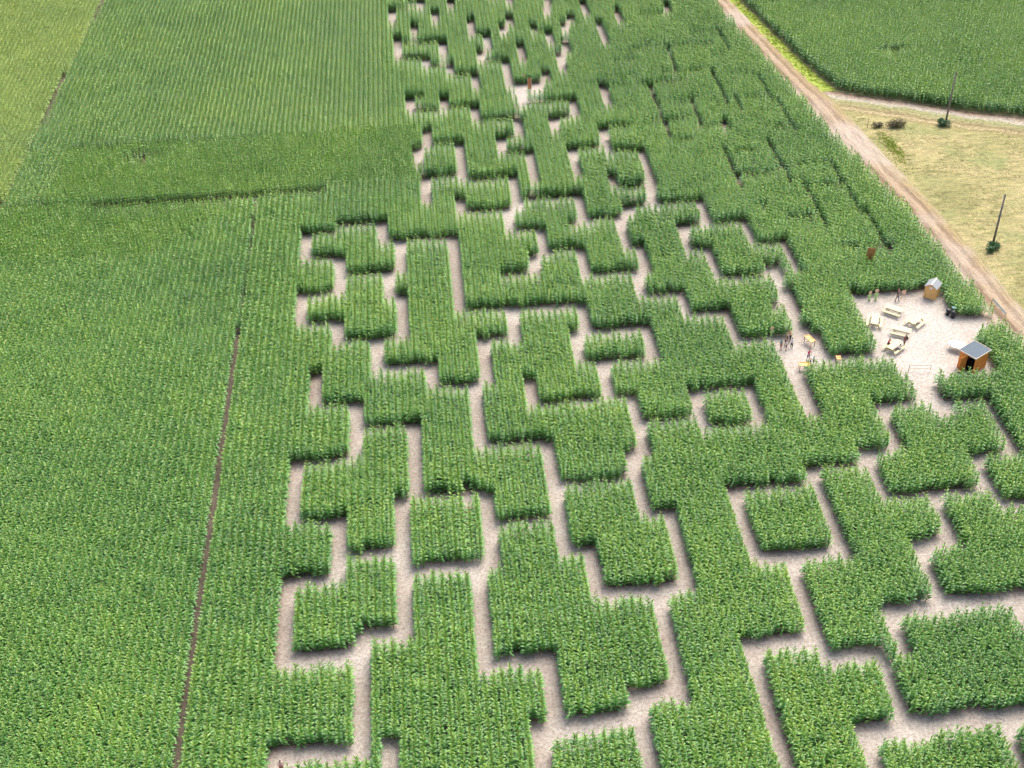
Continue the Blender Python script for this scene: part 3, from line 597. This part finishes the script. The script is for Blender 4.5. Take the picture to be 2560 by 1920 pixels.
def planks(bm, x0, x1, y0, y1, z, th, n, along='x', gap=0.008):
    for i in range(n):
        if along == 'x':
            w = (y1-y0)/n; box(bm, ((x0+x1)/2, y0+w*(i+.5), z), (x1-x0, w-gap, th), bev=0.004)
        else:
            w = (x1-x0)/n; box(bm, (x0+w*(i+.5), (y0+y1)/2, z), (w-gap, y1-y0, th), bev=0.004)
def picnic(loc, ang, label):
    t = thing('picnic_table', (loc[0], loc[1], 0.01), ang, label, 'picnic table', 'picnic tables in the clearing')
    L = 2.1
    bm = bmesh.new(); planks(bm, -L/2, L/2, -.40, .40, .745, .035, 5); obj('tabletop', bm, M_ply, t)
    for s in (-1, 1):
        bm = bmesh.new(); planks(bm, -L/2, L/2, s*.76-.14, s*.76+.14, .44, .035, 2); obj('bench', bm, M_ply, t)
    for ex in (-1, 1):
        for s in (-1, 1):
            bm = bmesh.new(); box(bm, (ex*.72, s*.44, .365), (.045, .09, .83), rot=Rx(s*0.50)); obj('leg', bm, M_ply, t)
        bm = bmesh.new(); box(bm, (ex*.765, 0, .385), (.045, 1.72, .09)); box(bm, (ex*.765, 0, .69), (.045, .74, .08)); obj('crossbeam', bm, M_ply, t)
    return t
picnic((52.95, 114.67), math.radians(-41), 'empty pale wooden picnic table farthest back, just in front of the person at the easel')
picnic((50.13, 112.83), math.radians(66), 'pale wooden picnic table standing against the maize on the left of the clearing')
picnic((54.77, 112.20), math.radians(40), 'pale wooden picnic table farthest right, nearest the black bins')
picnic((52.45, 110.54), math.radians(-31), 'empty pale wooden picnic table just behind the people sitting at a table')
picnic((50.72, 107.75), math.radians(38), 'pale wooden picnic table with people sitting at it')

def clad_wall(bm, a, b, z0, z1a, z1b, th=0.03, n=None, mi=0):
    """vertical boards from a to b, sloping top"""
    a, b = Vector(a), Vector(b); L = (b-a).length; n = n or max(3, int(L/0.13)); d = (b-a)/n; nn = Vector((d.y, -d.x)).normalized()
    for i in range(n):
        p, q = a+d*(i+0.04), a+d*(i+0.96); za = z1a+(z1b-z1a)*i/n; zb = z1a+(z1b-z1a)*(i+1)/n
        v = [bm.verts.new((x.x+nn.x*o, x.y+nn.y*o, z)) for o in (0, th) for x, z in ((p, z0), (q, z0), (q, zb), (p, za))]
        for f in ((0, 1, 2, 3), (7, 6, 5, 4), (0, 4, 5, 1), (1, 5, 6, 2), (2, 6, 7, 3), (3, 7, 4, 0)): bm.faces.new([v[k] for k in f]).material_index = mi
# small shed at the back of the clearing: gable front with a door and a white notice
SB = thing('garden_shed', (58.55, 117.55, 0.01), math.radians(-41), 'small tan wooden shed with a grey pitched roof at the back of the clearing', 'shed')
w, d_, he, hr = 0.66, 0.72, 1.62, 2.05     # half width, half depth, eaves, ridge
bm = bmesh.new()
clad_wall(bm, (-w, -d_), (0, -d_), 0, he, hr); clad_wall(bm, (0, -d_), (w, -d_), 0, hr, he)
clad_wall(bm, (w, -d_), (w, d_), 0, he, he); clad_wall(bm, (w, d_), (0, d_), 0, he, hr); clad_wall(bm, (0, d_), (-w, d_), 0, hr, he); clad_wall(bm, (-w, d_), (-w, -d_), 0, he, he)
obj('wall', bm, M_tan, SB)
bm = bmesh.new(); 
for s in (-1, 1):
    th = math.atan2(hr-he, w); box(bm, (s*(w+.10)/2, 0, (he+hr)/2+0.02), ((w+.12)/math.cos(th), 2*d_+.28, .035), rot=Ry(s*th))
rf = obj('roof', bm, M_feltg, SB)
bm = bmesh.new(); box(bm, (0, 0, hr+0.055), (.12, 2*d_+.29, .02)); obj('ridge_cap', bm, M_white, rf)
bm = bmesh.new(); planks(bm, -.33, .33, -d_-.055, -d_-.035, .74, 1.42, 5, 'y'); dr = obj('door', bm, M_tan, SB)
bm = bmesh.new(); box(bm, (.24, -d_-.085, .75), (.03, .04, .12), bev=.006); obj('handle', bm, M_metal, dr)
bm = bmesh.new(); box(bm, (0.02, -d_-.075, 1.56), (.34, .02, .25)); obj('notice', bm, M_white, SB)
for sx in (-1, 1):
    bm = bmesh.new(); box(bm, (sx*(w-.03), -d_-.045, he/2), (.07, .03, he)); obj('corner_post', bm, M_tan, SB)

# open shed at the front right, dark flat roof with pale fascia boards
cA, cB, cC, cD = Vector((56.30, 103.94)), Vector((58.69, 105.31)), Vector((59.72, 103.43)), Vector((57.51, 102.07))
K = thing('open_shed', (58.05, 103.69, 0.01), math.atan2(cC.y-cD.y, cC.x-cD.x), 'orange wooden shed with a dark flat roof and open doorway at the clearing front right', 'shed')
lx, ly = 1.32, 1.10
bm = bmesh.new(); box(bm, (0, 0, 2.33), (2*lx, 2*ly, .05)); rf = obj('roof', bm, M_felt, K)
for nm, c, s in (('x', (0, -ly-.02, 2.31), (2*lx+.10, .04, .13)), ('x', (0, ly+.02, 2.31), (2*lx+.10, .04, .13)), ('y', (-lx-.02, 0, 2.31), (.04, 2*ly-.002, .13)), ('y', (lx+.02, 0, 2.31), (.04, 2*ly-.002, .13))):
    bm = bmesh.new(); box(bm, c, s); obj('fascia', bm, M_trim, rf)
ix_, iy_ = lx-.14, ly-.14
bm = bmesh.new()
clad_wall(bm, (-ix_, -iy_), (ix_, -iy_), 0, 2.26, 2.26); clad_wall(bm, (ix_, -iy_), (ix_, iy_), 0, 2.26, 2.26); clad_wall(bm, (ix_, iy_), (-ix_, iy_), 0, 2.26, 2.26)
clad_wall(bm, (-ix_, iy_), (-ix_, -0.02), 0, 2.26, 2.26)
obj('wall', bm, M_orange, K)
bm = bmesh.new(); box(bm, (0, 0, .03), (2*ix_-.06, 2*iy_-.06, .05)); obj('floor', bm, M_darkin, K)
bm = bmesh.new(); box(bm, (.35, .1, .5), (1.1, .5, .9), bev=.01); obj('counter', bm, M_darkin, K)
bm = bmesh.new()
for i in range(5): box(bm, (-ix_-.12-.155*i, 0.08+.03*i, 1.02), (.15, .035, 1.98), rot=Rz(-0.19))
dr = obj('door', bm, M_orange, K)
bm = bmesh.new(); box(bm, (-ix_-.70, 0.13, 1.0), (.03, .07, .14), bev=.006); obj('handle', bm, M_metal, dr)
# white table beside it
t = thing('trestle_table', (57.62, 106.85, 0.01), math.radians(-32), 'white rounded table top glaring in the light behind the dark-roofed kiosk', 'table')
bm = bmesh.new(); box(bm, (0, 0, .73), (2.0, 1.35, .05)); 
bmesh.ops.bevel(bm, geom=[e for e in bm.edges if abs(e.verts[0].co.z-e.verts[1].co.z) > .03], offset=.35, segments=6, affect='EDGES'); obj('tabletop', bm, M_white, t)
for x in (-.7, .7):
    for y in (-.4, .4):
        bm = bmesh.new(); tube(bm, (x*1.05, y*1.05, 0), (x, y, .71), .02); obj('leg', bm, M_metal, t)

# bins by the maize
def bin_(loc, rz, m, lidm, label, hh=0.85):
    t = thing('waste_bin', (loc[0], loc[1], 0.01), rz, label, 'bin', 'bins by the maize')
    bm = bmesh.new(); g_ = bmesh.ops.create_cone(bm, cap_ends=True, segments=20, radius1=.20, radius2=.27, depth=hh); bmesh.ops.translate(bm, vec=(0, 0, hh/2), verts=g_['verts']); obj('body', bm, m, t, True)
    bm = bmesh.new(); g_ = bmesh.ops.create_uvsphere(bm, u_segments=20, v_segments=8, radius=.29); bmesh.ops.scale(bm, vec=(1, 1, .35), verts=g_['verts']); bmesh.ops.translate(bm, vec=(0, 0, hh+.02), verts=g_['verts']); l = obj('lid', bm, lidm, t, True)
    bm = bmesh.new(); box(bm, (0, -.27, hh+.03), (.14, .04, .03), bev=.006); obj('handle', bm, M_metal, l)
    for s in (-1, 1):
        bm = bmesh.new(); tube(bm, (s*.2-.02, .2, .09), (s*.2+.02, .2, .09), .09, n=14); obj('wheel', bm, M_metal, t)
bin_((59.10, 113.55), .3, M_black, M_black, 'black bin, leftmost of the three beside the maize right of the clearing', .75)
bin_((59.46, 112.92), .1, M_black, M_black, 'black bin standing in front, nearest the camera of the three')
bin_((59.72, 113.55), -.4, M_black, M_teal, 'black bin with a pale teal lid, behind the other two bins', .95)

# easel and cut-out boards
t = thing('easel', (54.85, 116.9, 0.01), math.radians(12), 'orange sign board on a thin stand beside the person in black', 'easel')
bm = bmesh.new(); box(bm, (0, 0, 1.28), (.52, .03, .50), rot=Rx(-.25), bev=.005); bd = obj('board', bm, M_skinb, t)
for x, y in ((-.2, .05), (.2, .05), (0, .5)):
    bm = bmesh.new(); tube(bm, (x*1.3, y-.02, 0), (x*.4, .05, 1.5 if y < .2 else 1.4), .016); obj('leg', bm, M_tan, t)
def cutout(loc, rz, hh, label, head=True, bm_=None):
    t = thing('cutout_figure', (loc[0], loc[1], 0.01), rz, label, 'cutout board')
    pts = [(-.14, 0), (-.13, .42), (-.30, .50), (-.25, .62), (-.15, .60), (-.13, .70), (.13, .70), (.15, .60), (.25, .62), (.30, .50), (.13, .42), (.14, 0), (.03, 0), (0, .25), (-.03, 0)]
    bm = bmesh.new(); f = bm.faces.new([bm.verts.new((x, 0, z*hh)) for x, z in pts]); e = bmesh.ops.extrude_face_region(bm, geom=[f]); bmesh.ops.translate(bm, vec=(0, .03, 0), verts=[v for v in e['geom'] if isinstance(v, bmesh.types.BMVert)])
    bmesh.ops.recalc_face_normals(bm, faces=bm.faces[:]); obj('body_panel', bm, M_limeb, t)
    bm = bmesh.new(); tube(bm, (0, -.012, hh*.83), (0, .022, hh*.83), hh*.15, n=22); hd = obj('head_panel', bm, M_skinb, t)
    bm = bmesh.new(); tube(bm, (0, -.017, hh*.83), (0, -.013, hh*.83), hh*.075, n=18); obj('face_opening', bm, M_darkin if not head else M_ply, hd)
    bm = bmesh.new(); tube(bm, (0, .04, 0), (0, .04, hh*.6), .02); obj('prop', bm, M_metal, t)
cutout((51.02, 117.5), .15, 1.35, 'small lime green cutout figure, left one of the pair by the maize')
cutout((51.78, 117.45), -.1, 1.65, 'taller lime green cutout figure with a pink head, right one of the pair')
cutout((37.75, 111.75), .2, 1.5, 'pale green cutout figure in the maize left of the group of visitors')
cutout((16.3, 183.1), 0, 1.6, 'pale cutout figure against the maize, left of the far rust board')

# rust coloured panels standing in the maize
def panel(loc, rz, w, z0, z1, tilt, label, m=M_rust):
    t = thing('notice_board', (loc[0], loc[1], 0.01), rz, label, 'board')
    bm = bmesh.new(); planks(bm, -w/2, w/2, -.015, .015, (z0+z1)/2, z1-z0, 4, 'y'); obj('panel', bm, m, t)
    for x in (-w/2-.035, w/2+.035):
        bm = bmesh.new(); box(bm, (x, 0, z1/2), (.06, .06, z1), bev=.005); obj('post', bm, M_trim if w < .6 else m, t)
panel((53.1, 124.3), math.radians(-14), .82, .5, 2.95, 0, 'rust brown board standing taller than the maize beyond the clearing')
panel((16.95, 180.7), math.radians(-8), .50, .1, 1.95, 0, 'rust red board standing in the small far clearing of the maze')

# game tables
def game_table(loc, rz, label, L=1.35, w=.66, hh=.86):
    t = thing('game_table', (loc[0], loc[1], 0.01), rz, label, 'game table', 'wooden game tables')
    bm = bmesh.new()
    box(bm, (0, 0, hh-.03), (L-.08, w-.08, .02))
    tp = obj('playing_surface', bm, M_tan, t)
    bm = bmesh.new()
    for s in (-1, 1): box(bm, (0, s*(w/2-.02), hh), (L, .04, .09), bev=.004)
    for x in (-L/2+.02, 0, L/2-.02): box(bm, (x, 0, hh), (.04, w-.082, .085))
    obj('frame', bm, M_tan, t)
    for sx in (-1, 1):
        for sy in (-1, 1):
            bm = bmesh.new(); box(bm, (sx*(L/2-.06), sy*(w/2-.06), (hh-.045)/2), (.06, .06, hh-.045), bev=.004); obj('leg', bm, M_metal if sx*sy > 0 else M_tan, t)
    return t
game_table((41.62, 109.85), math.radians(-72), 'wooden game table with two trays at the right of the small clearing')
game_table((39.75, 105.35), math.radians(-5), 'orange game table at the maize edge in front of the person in pink', 1.2, .7, .8)
game_table((43.75, 106.0), math.radians(80), 'wooden game table half hidden on the path between the two clearings', .7, .5, .85)

# rail at the front exit, post and banner at the entrance from the track
t = thing('barrier_rail', (52.15, 103.55, 0.01), math.radians(-5), 'thin pale rail across the path at the front of the clearing', 'barrier')
for x in (-1.18, 1.18):
    bm = bmesh.new(); tube(bm, (x, 0, 0), (x, 0, .92), .03, n=10); obj('post', bm, M_metal if x < 0 else M_trim, t)
for z in (.88, .45):
    bm = bmesh.new(); box(bm, (0, -.045, z), (2.5, .025, .06), bev=.004); obj('rail', bm, M_trim, t)
t = thing('entrance_post', (63.8, 112.25, 0.01), 0.3, 'thin yellow wooden post at the maize corner by the entrance', 'post')
bm = bmesh.new(); tube(bm, (0, 0, 0), (.02, 0, 1.95), .035, .03, n=10); obj('shaft', bm, M_yelp, t)
bm = bmesh.new(); box(bm, (.02, 0, 1.97), (.10, .10, .04), bev=.006); obj('cap', bm, M_yelp, t)
a, b = Vector((64.9, 114.9)), Vector((65.25, 111.9)); mid = (a+b)/2; L = (b-a).length
t = thing('banner', (mid.x, mid.y, 0.01), math.atan2(b.y-a.y, b.x-a.x), 'long white banner stretched between posts beside the farm track', 'banner')
bm = bmesh.new(); box(bm, (0, 0, .78), (L, .015, .42)); obj('cloth', bm, M_white, t)
for x in (-L/2-.03, L/2+.03):
    bm = bmesh.new(); tube(bm, (x, 0, 0), (x, 0, 1.05), .03, n=8); obj('post', bm, M_tan, t)

# ------------------------------------------------------------------ poles, bushes, scrub
def pole(loc, hh, label):
    t = thing('utility_pole', (loc[0], loc[1], 0), 0, label, 'pole', 'wooden utility poles on the meadow')
    bm = bmesh.new(); tube(bm, (0, 0, -.2), (0, 0, hh), .16, .105, n=14); obj('shaft', bm, M_pole, t, True)
    bm = bmesh.new(); box(bm, (0, -.15, hh-.28), (.07, .10, .12), bev=.01); tube(bm, (0, -.17, hh-.22), (0, -.17, hh-.06), .045, .03, n=10); obj('insulator', bm, M_metal, t)
    bm = bmesh.new(); g_ = bmesh.ops.create_cone(bm, cap_ends=True, segments=12, radius1=.12, radius2=.03, depth=.07); bmesh.ops.translate(bm, vec=(0, 0, hh+.035), verts=g_['verts']); obj('cap', bm, M_metal, t)
pole((76.47, 160.83), 8.0, 'tall grey wooden pole by the far maize, green bush at its foot')
pole((69.96, 127.24), 7.4, 'tall brown wooden pole standing out in the dry meadow, nearer the camera')
M_bush = leaf_mat('bush_leaf', (0.025, 0.085, 0.022), (0.05, 0.14, 0.035), (0.12, 0.24, 0.05), trans=0.12)
M_scrub = leaf_mat('scrub_leaf', (0.10, 0.085, 0.035), (0.19, 0.15, 0.06), (0.17, 0.21, 0.06), trans=0.1)
M_twig = plain('twig', (0.10, 0.07, 0.045), 0.9)
def bush(name, loc, rx, ry, hh, n, m, label, cat, seed, lw=.11):
    r = random.Random(seed); t = thing(name, (loc[0], loc[1], 0.01), 0, label, cat)
    lobes = [(r.uniform(-.55, .55)*rx, r.uniform(-.55, .55)*ry, r.uniform(.35, .65)*hh, r.uniform(.35, .6)) for _ in range(9)]
    vs, fs = [], []
    for _ in range(n):
        lx_, ly_, lz, lr = r.choice(lobes); v = Vector((r.gauss(0, 1), r.gauss(0, 1), r.gauss(0, 1))).normalized()*(r.random()**.4)
        c = Vector((lx_+v.x*lr*rx, ly_+v.y*lr*ry, max(.04, lz+v.z*lr*hh)))
        u_ = Vector((r.gauss(0, 1), r.gauss(0, 1), r.gauss(0, .6))).normalized(); w_ = u_.cross(Vector((r.gauss(0, 1), r.gauss(0, 1), r.gauss(0, 1)))).normalized(); s = lw*r.uniform(.6, 1.4); b = len(vs)
        vs += [c-u_*s, c+w_*s*.45, c+u_*s, c-w_*s*.45]; fs.append((b, b+1, b+2, b+3))
    me = bpy.data.meshes.new(name); me.from_pydata(vs, [], fs); link('foliage', me, m, t)
    bm = bmesh.new()
    for lx_, ly_, lz, lr in lobes: tube(bm, (lx_*.2, ly_*.2, 0), (lx_, ly_, lz), .025, .01, n=5)
    obj('stem', bm, M_twig, t)
bush('bush', (76.0, 160.1), 1.25, 1.0, 1.0, 1500, M_bush, 'round dark green bush around the foot of the pole by the far maize', 'bush', 1)
bush('bush', (69.6, 126.4), 1.15, .95, 1.05, 1500, M_bush, 'round dark green bush around the foot of the nearer pole', 'bush', 2)
bush('scrub', (68.9, 160.7), 2.1, .9, 1.0, 1300, M_scrub, 'low brownish scrub at the left end of the meadow', 'shrub', 3)
bush('scrub', (66.2, 160.9), 1.0, .6, .7, 500, M_scrub, 'small brown weeds between the thin field post and the scrub', 'shrub', 4)
t = thing('field_post', (64.75, 160.98, 0), 0, 'thin wooden post at the left tip of the meadow', 'post')
bm = bmesh.new(); tube(bm, (0, 0, 0), (.02, .02, 1.5), .05, .04, n=8); obj('shaft', bm, M_pole, t)
bm = bmesh.new(); box(bm, (.02, .02, 1.5), (.09, .09, .03)); obj('cap', bm, M_pole, t)

# ------------------------------------------------------------------ people
M_skin = plain('skin', (0.50, 0.29, 0.20), 0.5, 0.06); M_hair = plain('dark_hair', (0.022, 0.016, 0.012), 0.6, 0.2); M_hairr = plain('auburn_hair', (0.26, 0.09, 0.03), 0.6, 0.2)
_cl = {}
def cloth(c):
    if c not in _cl: _cl[c] = plain('cloth_%d' % len(_cl), c, 0.85, 0.12, 14)
    return _cl[c]
def skin_obj(name, verts, edges, radii, m, parent, levels=1, root=0):
    me = bpy.data.meshes.new(name); me.from_pydata(verts, edges, [])
    o = link(name, me, m, parent)
    md = o.modifiers.new('skin', 'SKIN'); md.use_smooth_shade = True; md.branch_smoothing = 0.4
    for i, r in enumerate(radii):
        sv = me.skin_vertices[0].data[i]; sv.radius = (r, r) if isinstance(r, float) else r; sv.use_root = (i == root)
    sd_ = o.modifiers.new('sub', 'SUBSURF'); sd_.levels = levels; sd_.render_levels = levels
    return o
def person(loc, rz, hh, label, top, bottom, pose='stand', shorts=False, sleeves=True, hair=None, pack=None, longhair=False, group=None, lean=0.0, reach=(0.0, 0.0)):
    """pose: stand / sit. The body is one skinned surface; clothes and hair follow it"""
    k = hh/1.72; t = thing('person', (loc[0], loc[1], 0.01), rz, label, 'person', group); hair = hair or M_hair
    hip = 0.93 if pose != 'sit' else 0.52
    ln = math.sin(lean); lc = math.cos(lean)
    def T(x, y, z): return Vector((x*k, (y-(z-0)*ln)*k, (hip+z*lc)*k))      # trunk, z measured above the hips, leaning forward (-y)
    P, E, R = [], [], []
    def add(p, r, par=None):
        P.append(p); R.append(r*k); i = len(P)-1
        if par is not None: E.append((par, i))
        return i
    pel = add(T(0, 0, .02), .125); wai = add(T(0, 0, .18), .108, pel); che = add(T(0, .01, .38), .128, wai); shc = add(T(0, .01, .49), .085, che); nck = add(T(0, 0, .575), .052, shc)
    jaw = add(T(0, -.02, .64), .068, nck); hea = add(T(0, -.008, .71), .092, jaw); cro = add(T(0, .008, .775), .068, hea); nos = add(T(0, -.115, .685), .013, hea)
    J = {}
    for s, nm in ((-1, 'l'), (1, 'r')):
        rc = reach[0 if s < 0 else 1]
        sh = add(T(s*.165, 0, .475), .055, shc)
        el = add(T(s*(.215-.03*rc), -.02-.22*rc, .475-.27+.16*rc), .038, sh); wr = add(T(s*(.22-.08*rc), -.07-.42*rc, .475-.52+.36*rc), .025, el)
        pm = add(T(s*(.22-.085*rc), -.085-.49*rc, .475-.59+.39*rc), .030, wr)
        J['a'+nm] = (sh, el, wr, pm)
        dirn = (P[pm]-P[wr]).normalized(); side = Vector((1, 0, 0)).cross(dirn).normalized()
        for fi, (o_, ln_) in enumerate(((-.027, .060), (-.009, .072), (.009, .068), (.027, .055))):
            b_ = add(P[pm]+(side*o_+dirn*.035)*k, .0085, pm); add(P[b_]+(dirn*ln_+Vector((-s*.018, 0, 0)))*k, .0075, b_)
        add(P[wr]+(side*-.045+dirn*.045)*k, .010, wr)
        if pose == 'sit':
            hp = add(T(s*.09, -.03, -.03), .085, pel); kn = add(Vector((s*.12*k, -.42*k, .50*k)), .058, hp); an = add(Vector((s*.12*k, -.40*k, .09*k)), .036, kn)
        else:
            st = .05*s if pose == 'stand' else .11*s
            hp = add(Vector((s*.085*k, 0, .86*k)), .085, pel); kn = add(Vector((s*.095*k, (-.02-st)*k, .48*k)), .056, hp); an = add(Vector((s*.10*k, (.02-st*1.7)*k, .085*k)), .036, kn)
        he_ = add(P[an]+Vector((0, .02, -.05))*k, .034, an); ft = add(P[an]+Vector((0, -.15, -.055))*k, .030, he_)
        J['l'+nm] = (hp, kn, an, he_, ft)
    skin_obj('body', P, E, R, M_skin, t)
    # shirt
    S_ = [pel, wai, che, shc]; vs = [P[i] for i in S_]; rs = [R[i]*1.10 for i in S_]; es = [(0, 1), (1, 2), (2, 3)]; vs[0] = P[pel]-Vector((0, 0, .03*k))
    for nm in 'lr':
        sh, el, wr, pm = J['a'+nm]; i = len(vs); vs.append(P[sh]); rs.append(R[sh]*1.18); es.append((3, i))
        if sleeves: vs.append(P[sh].lerp(P[el], .75)); rs.append(.052*k); es.append((i, i+1))
    skin_obj('shirt', vs, es, rs, cloth(top), t)
    vs = [P[pel]]; rs = [R[pel]*1.08]; es = []
    for nm in 'lr':
        hp, kn, an, he_, ft = J['l'+nm]; i = len(vs); vs.append(P[hp]); rs.append(R[hp]*1.12); es.append((0, i))
        vs.append(P[hp].lerp(P[kn], .8) if shorts else P[kn]); rs.append((.074 if shorts else .064)*k); es.append((i, i+1))
        if not shorts: vs.append(P[kn].lerp(P[an], .92)); rs.append(.048*k); es.append((i+1, i+2))
    skin_obj('trousers', vs, es, rs, cloth(bottom), t)
    for nm in 'lr':
        hp, kn, an, he_, ft = J['l'+nm]; skin_obj('shoe', [P[he_]-Vector((0, 0, .004)), P[ft]-Vector((0, 0, .002))], [(0, 1)], [.043*k, .038*k], cloth((0.03, 0.03, 0.035)), t)
    # hair: a cap over crown and nape
    vs = [P[cro]+Vector((0, .012, .018))*k, P[hea]+Vector((0, .045, .02))*k, P[jaw]+Vector((0, .07, .02))*k]; rs = [.088*k, .090*k, .055*k]; es = [(0, 1), (1, 2)]
    if longhair: vs.append(P[nck]+Vector((0, .10, -.10))*k); rs.append(.06*k); es.append((2, 3))
    skin_obj('hair', vs, es, rs, hair, t)
    for s in (-1, 1):
        bm = bmesh.new(); g_ = bmesh.ops.create_icosphere(bm, subdivisions=1, radius=.012*k); bmesh.ops.translate(bm, vec=P[hea]+Vector((s*.033, -.088, .0))*k, verts=g_['verts']); obj('eye', bm, M_hair, t)
        bm = bmesh.new(); g_ = bmesh.ops.create_icosphere(bm, subdivisions=1, radius=.026*k); bmesh.ops.scale(bm, vec=(.45, .8, 1.2), verts=g_['verts']); bmesh.ops.translate(bm, vec=P[hea]+Vector((s*.095, .0, -.015))*k, verts=g_['verts']); obj('ear', bm, M_skin, t)
    bm = bmesh.new(); box(bm, P[jaw]+Vector((0, -.068, .005))*k, (.04*k, .008*k, .008*k)); obj('mouth', bm, cloth((0.35, 0.10, 0.08)), t)
    if pack:
        bp = thing('backpack', (0, 0, 0), 0, pack[1], 'backpack')
        c = P[che]+Vector((0, .20, -.02))*k
        bp.location = Vector((loc[0], loc[1], 0.01))+Rz(rz)@c; bp.rotation_euler = (0, 0, rz)
        bm = bmesh.new(); box(bm, (0, 0, 0), (.29*k, .16*k, .42*k), bev=.05*k); obj('bag', bm, cloth(pack[0]), bp)
        bm = bmesh.new(); box(bm, (0, .095*k, -.06*k), (.20*k, .05*k, .18*k), bev=.018*k); obj('pocket', bm, cloth(pack[0]), bp)
        for s in (-1, 1):
            bm = bmesh.new(); tube(bm, (s*.10*k, -.06*k, .19*k), (s*.11*k, -.20*k, .20*k), .018*k, n=6); tube(bm, (s*.11*k, -.20*k, .20*k), (s*.12*k, -.34*k, .02*k), .018*k, n=6); obj('strap', bm, cloth(pack[0]), bp)
    return t
BK, WH, PK, RD = (0.02, 0.02, 0.025), (0.72, 0.72, 0.70), (0.62, 0.06, 0.13), (0.55, 0.035, 0.06)
# in the big clearing
person((54.22, 117.0), math.radians(60), 1.72, 'person in a black top and grey trousers standing at the orange easel', BK, (0.10, 0.10, 0.11), pose='walk', hair=M_hairr, sleeves=False, reach=(.4, .9))
person((50.22, 108.35), math.radians(218-180), 1.65, 'person in a red shirt sitting on the far bench of the picnic table', RD, (0.06, 0.06, 0.09), pose='sit', reach=(.8, .8), lean=.18)
person((51.18, 107.15), math.radians(218), 1.5, 'dark-haired person in white sitting on the near bench of the picnic table', WH, (0.10, 0.12, 0.2), pose='sit', reach=(.7, .7), lean=.15)
person((51.95, 108.05), math.radians(-80), 1.68, 'person in dull red standing right of the occupied picnic table, black backpack on', (0.25, 0.07, 0.09), (0.13, 0.06, 0.06), pack=((0.02, 0.02, 0.025), 'black backpack worn by the person right of the occupied picnic table'))
# in the small clearing
person((38.15, 109.2), math.radians(70), 1.72, 'person in a grey-green top, leftmost of the group in the small clearing', (0.16, 0.27, 0.27), (0.26, 0.09, 0.06), shorts=True, reach=(.2, .2))
person((38.72, 109.05), math.radians(95), 1.42, 'dark-haired child in a white shirt in front of the leftmost person', WH, (0.30, 0.16, 0.12), shorts=True, reach=(.3, .5))
person((38.95, 109.95), math.radians(30), 1.65, 'person in a black top and black shorts, middle of the group', BK, BK, shorts=True, sleeves=False, reach=(.5, .2))
person((39.65, 110.75), math.radians(-60), 1.68, 'red-haired person in an orange top and black trousers, leaning at the back of the group', (0.60, 0.24, 0.16), BK, pose='walk', hair=M_hairr, lean=.35, reach=(.9, .9), sleeves=False)
person((39.42, 109.35), math.radians(160), 1.45, 'dark-haired child in a white shirt and black trousers, rightmost of the group', WH, BK, lean=.3, reach=(.8, .6), pose='walk')
person((40.62, 106.85), math.radians(15), 1.68, 'person in a bright pink shirt and blue shorts standing alone by the orange game table', PK, (0.12, 0.20, 0.42), shorts=True, reach=(.5, .6), lean=.12)
person((40.55, 105.75), math.radians(80), 1.22, 'small dark-haired child nearly hidden by maize, left of two', (0.05, 0.08, 0.12), BK)
person((41.02, 106.15), math.radians(110), 1.22, 'small child in a pale shirt nearly hidden by maize, right of two', (0.5, 0.62, 0.62), BK)
# bottom left corner of the maze
person((-15.0, 59.55), math.radians(200), 1.62, 'dark-haired person in a pale pink top at the bottom left of the maze', (0.66, 0.42, 0.38), (0.30, 0.08, 0.07), pose='walk', longhair=False)
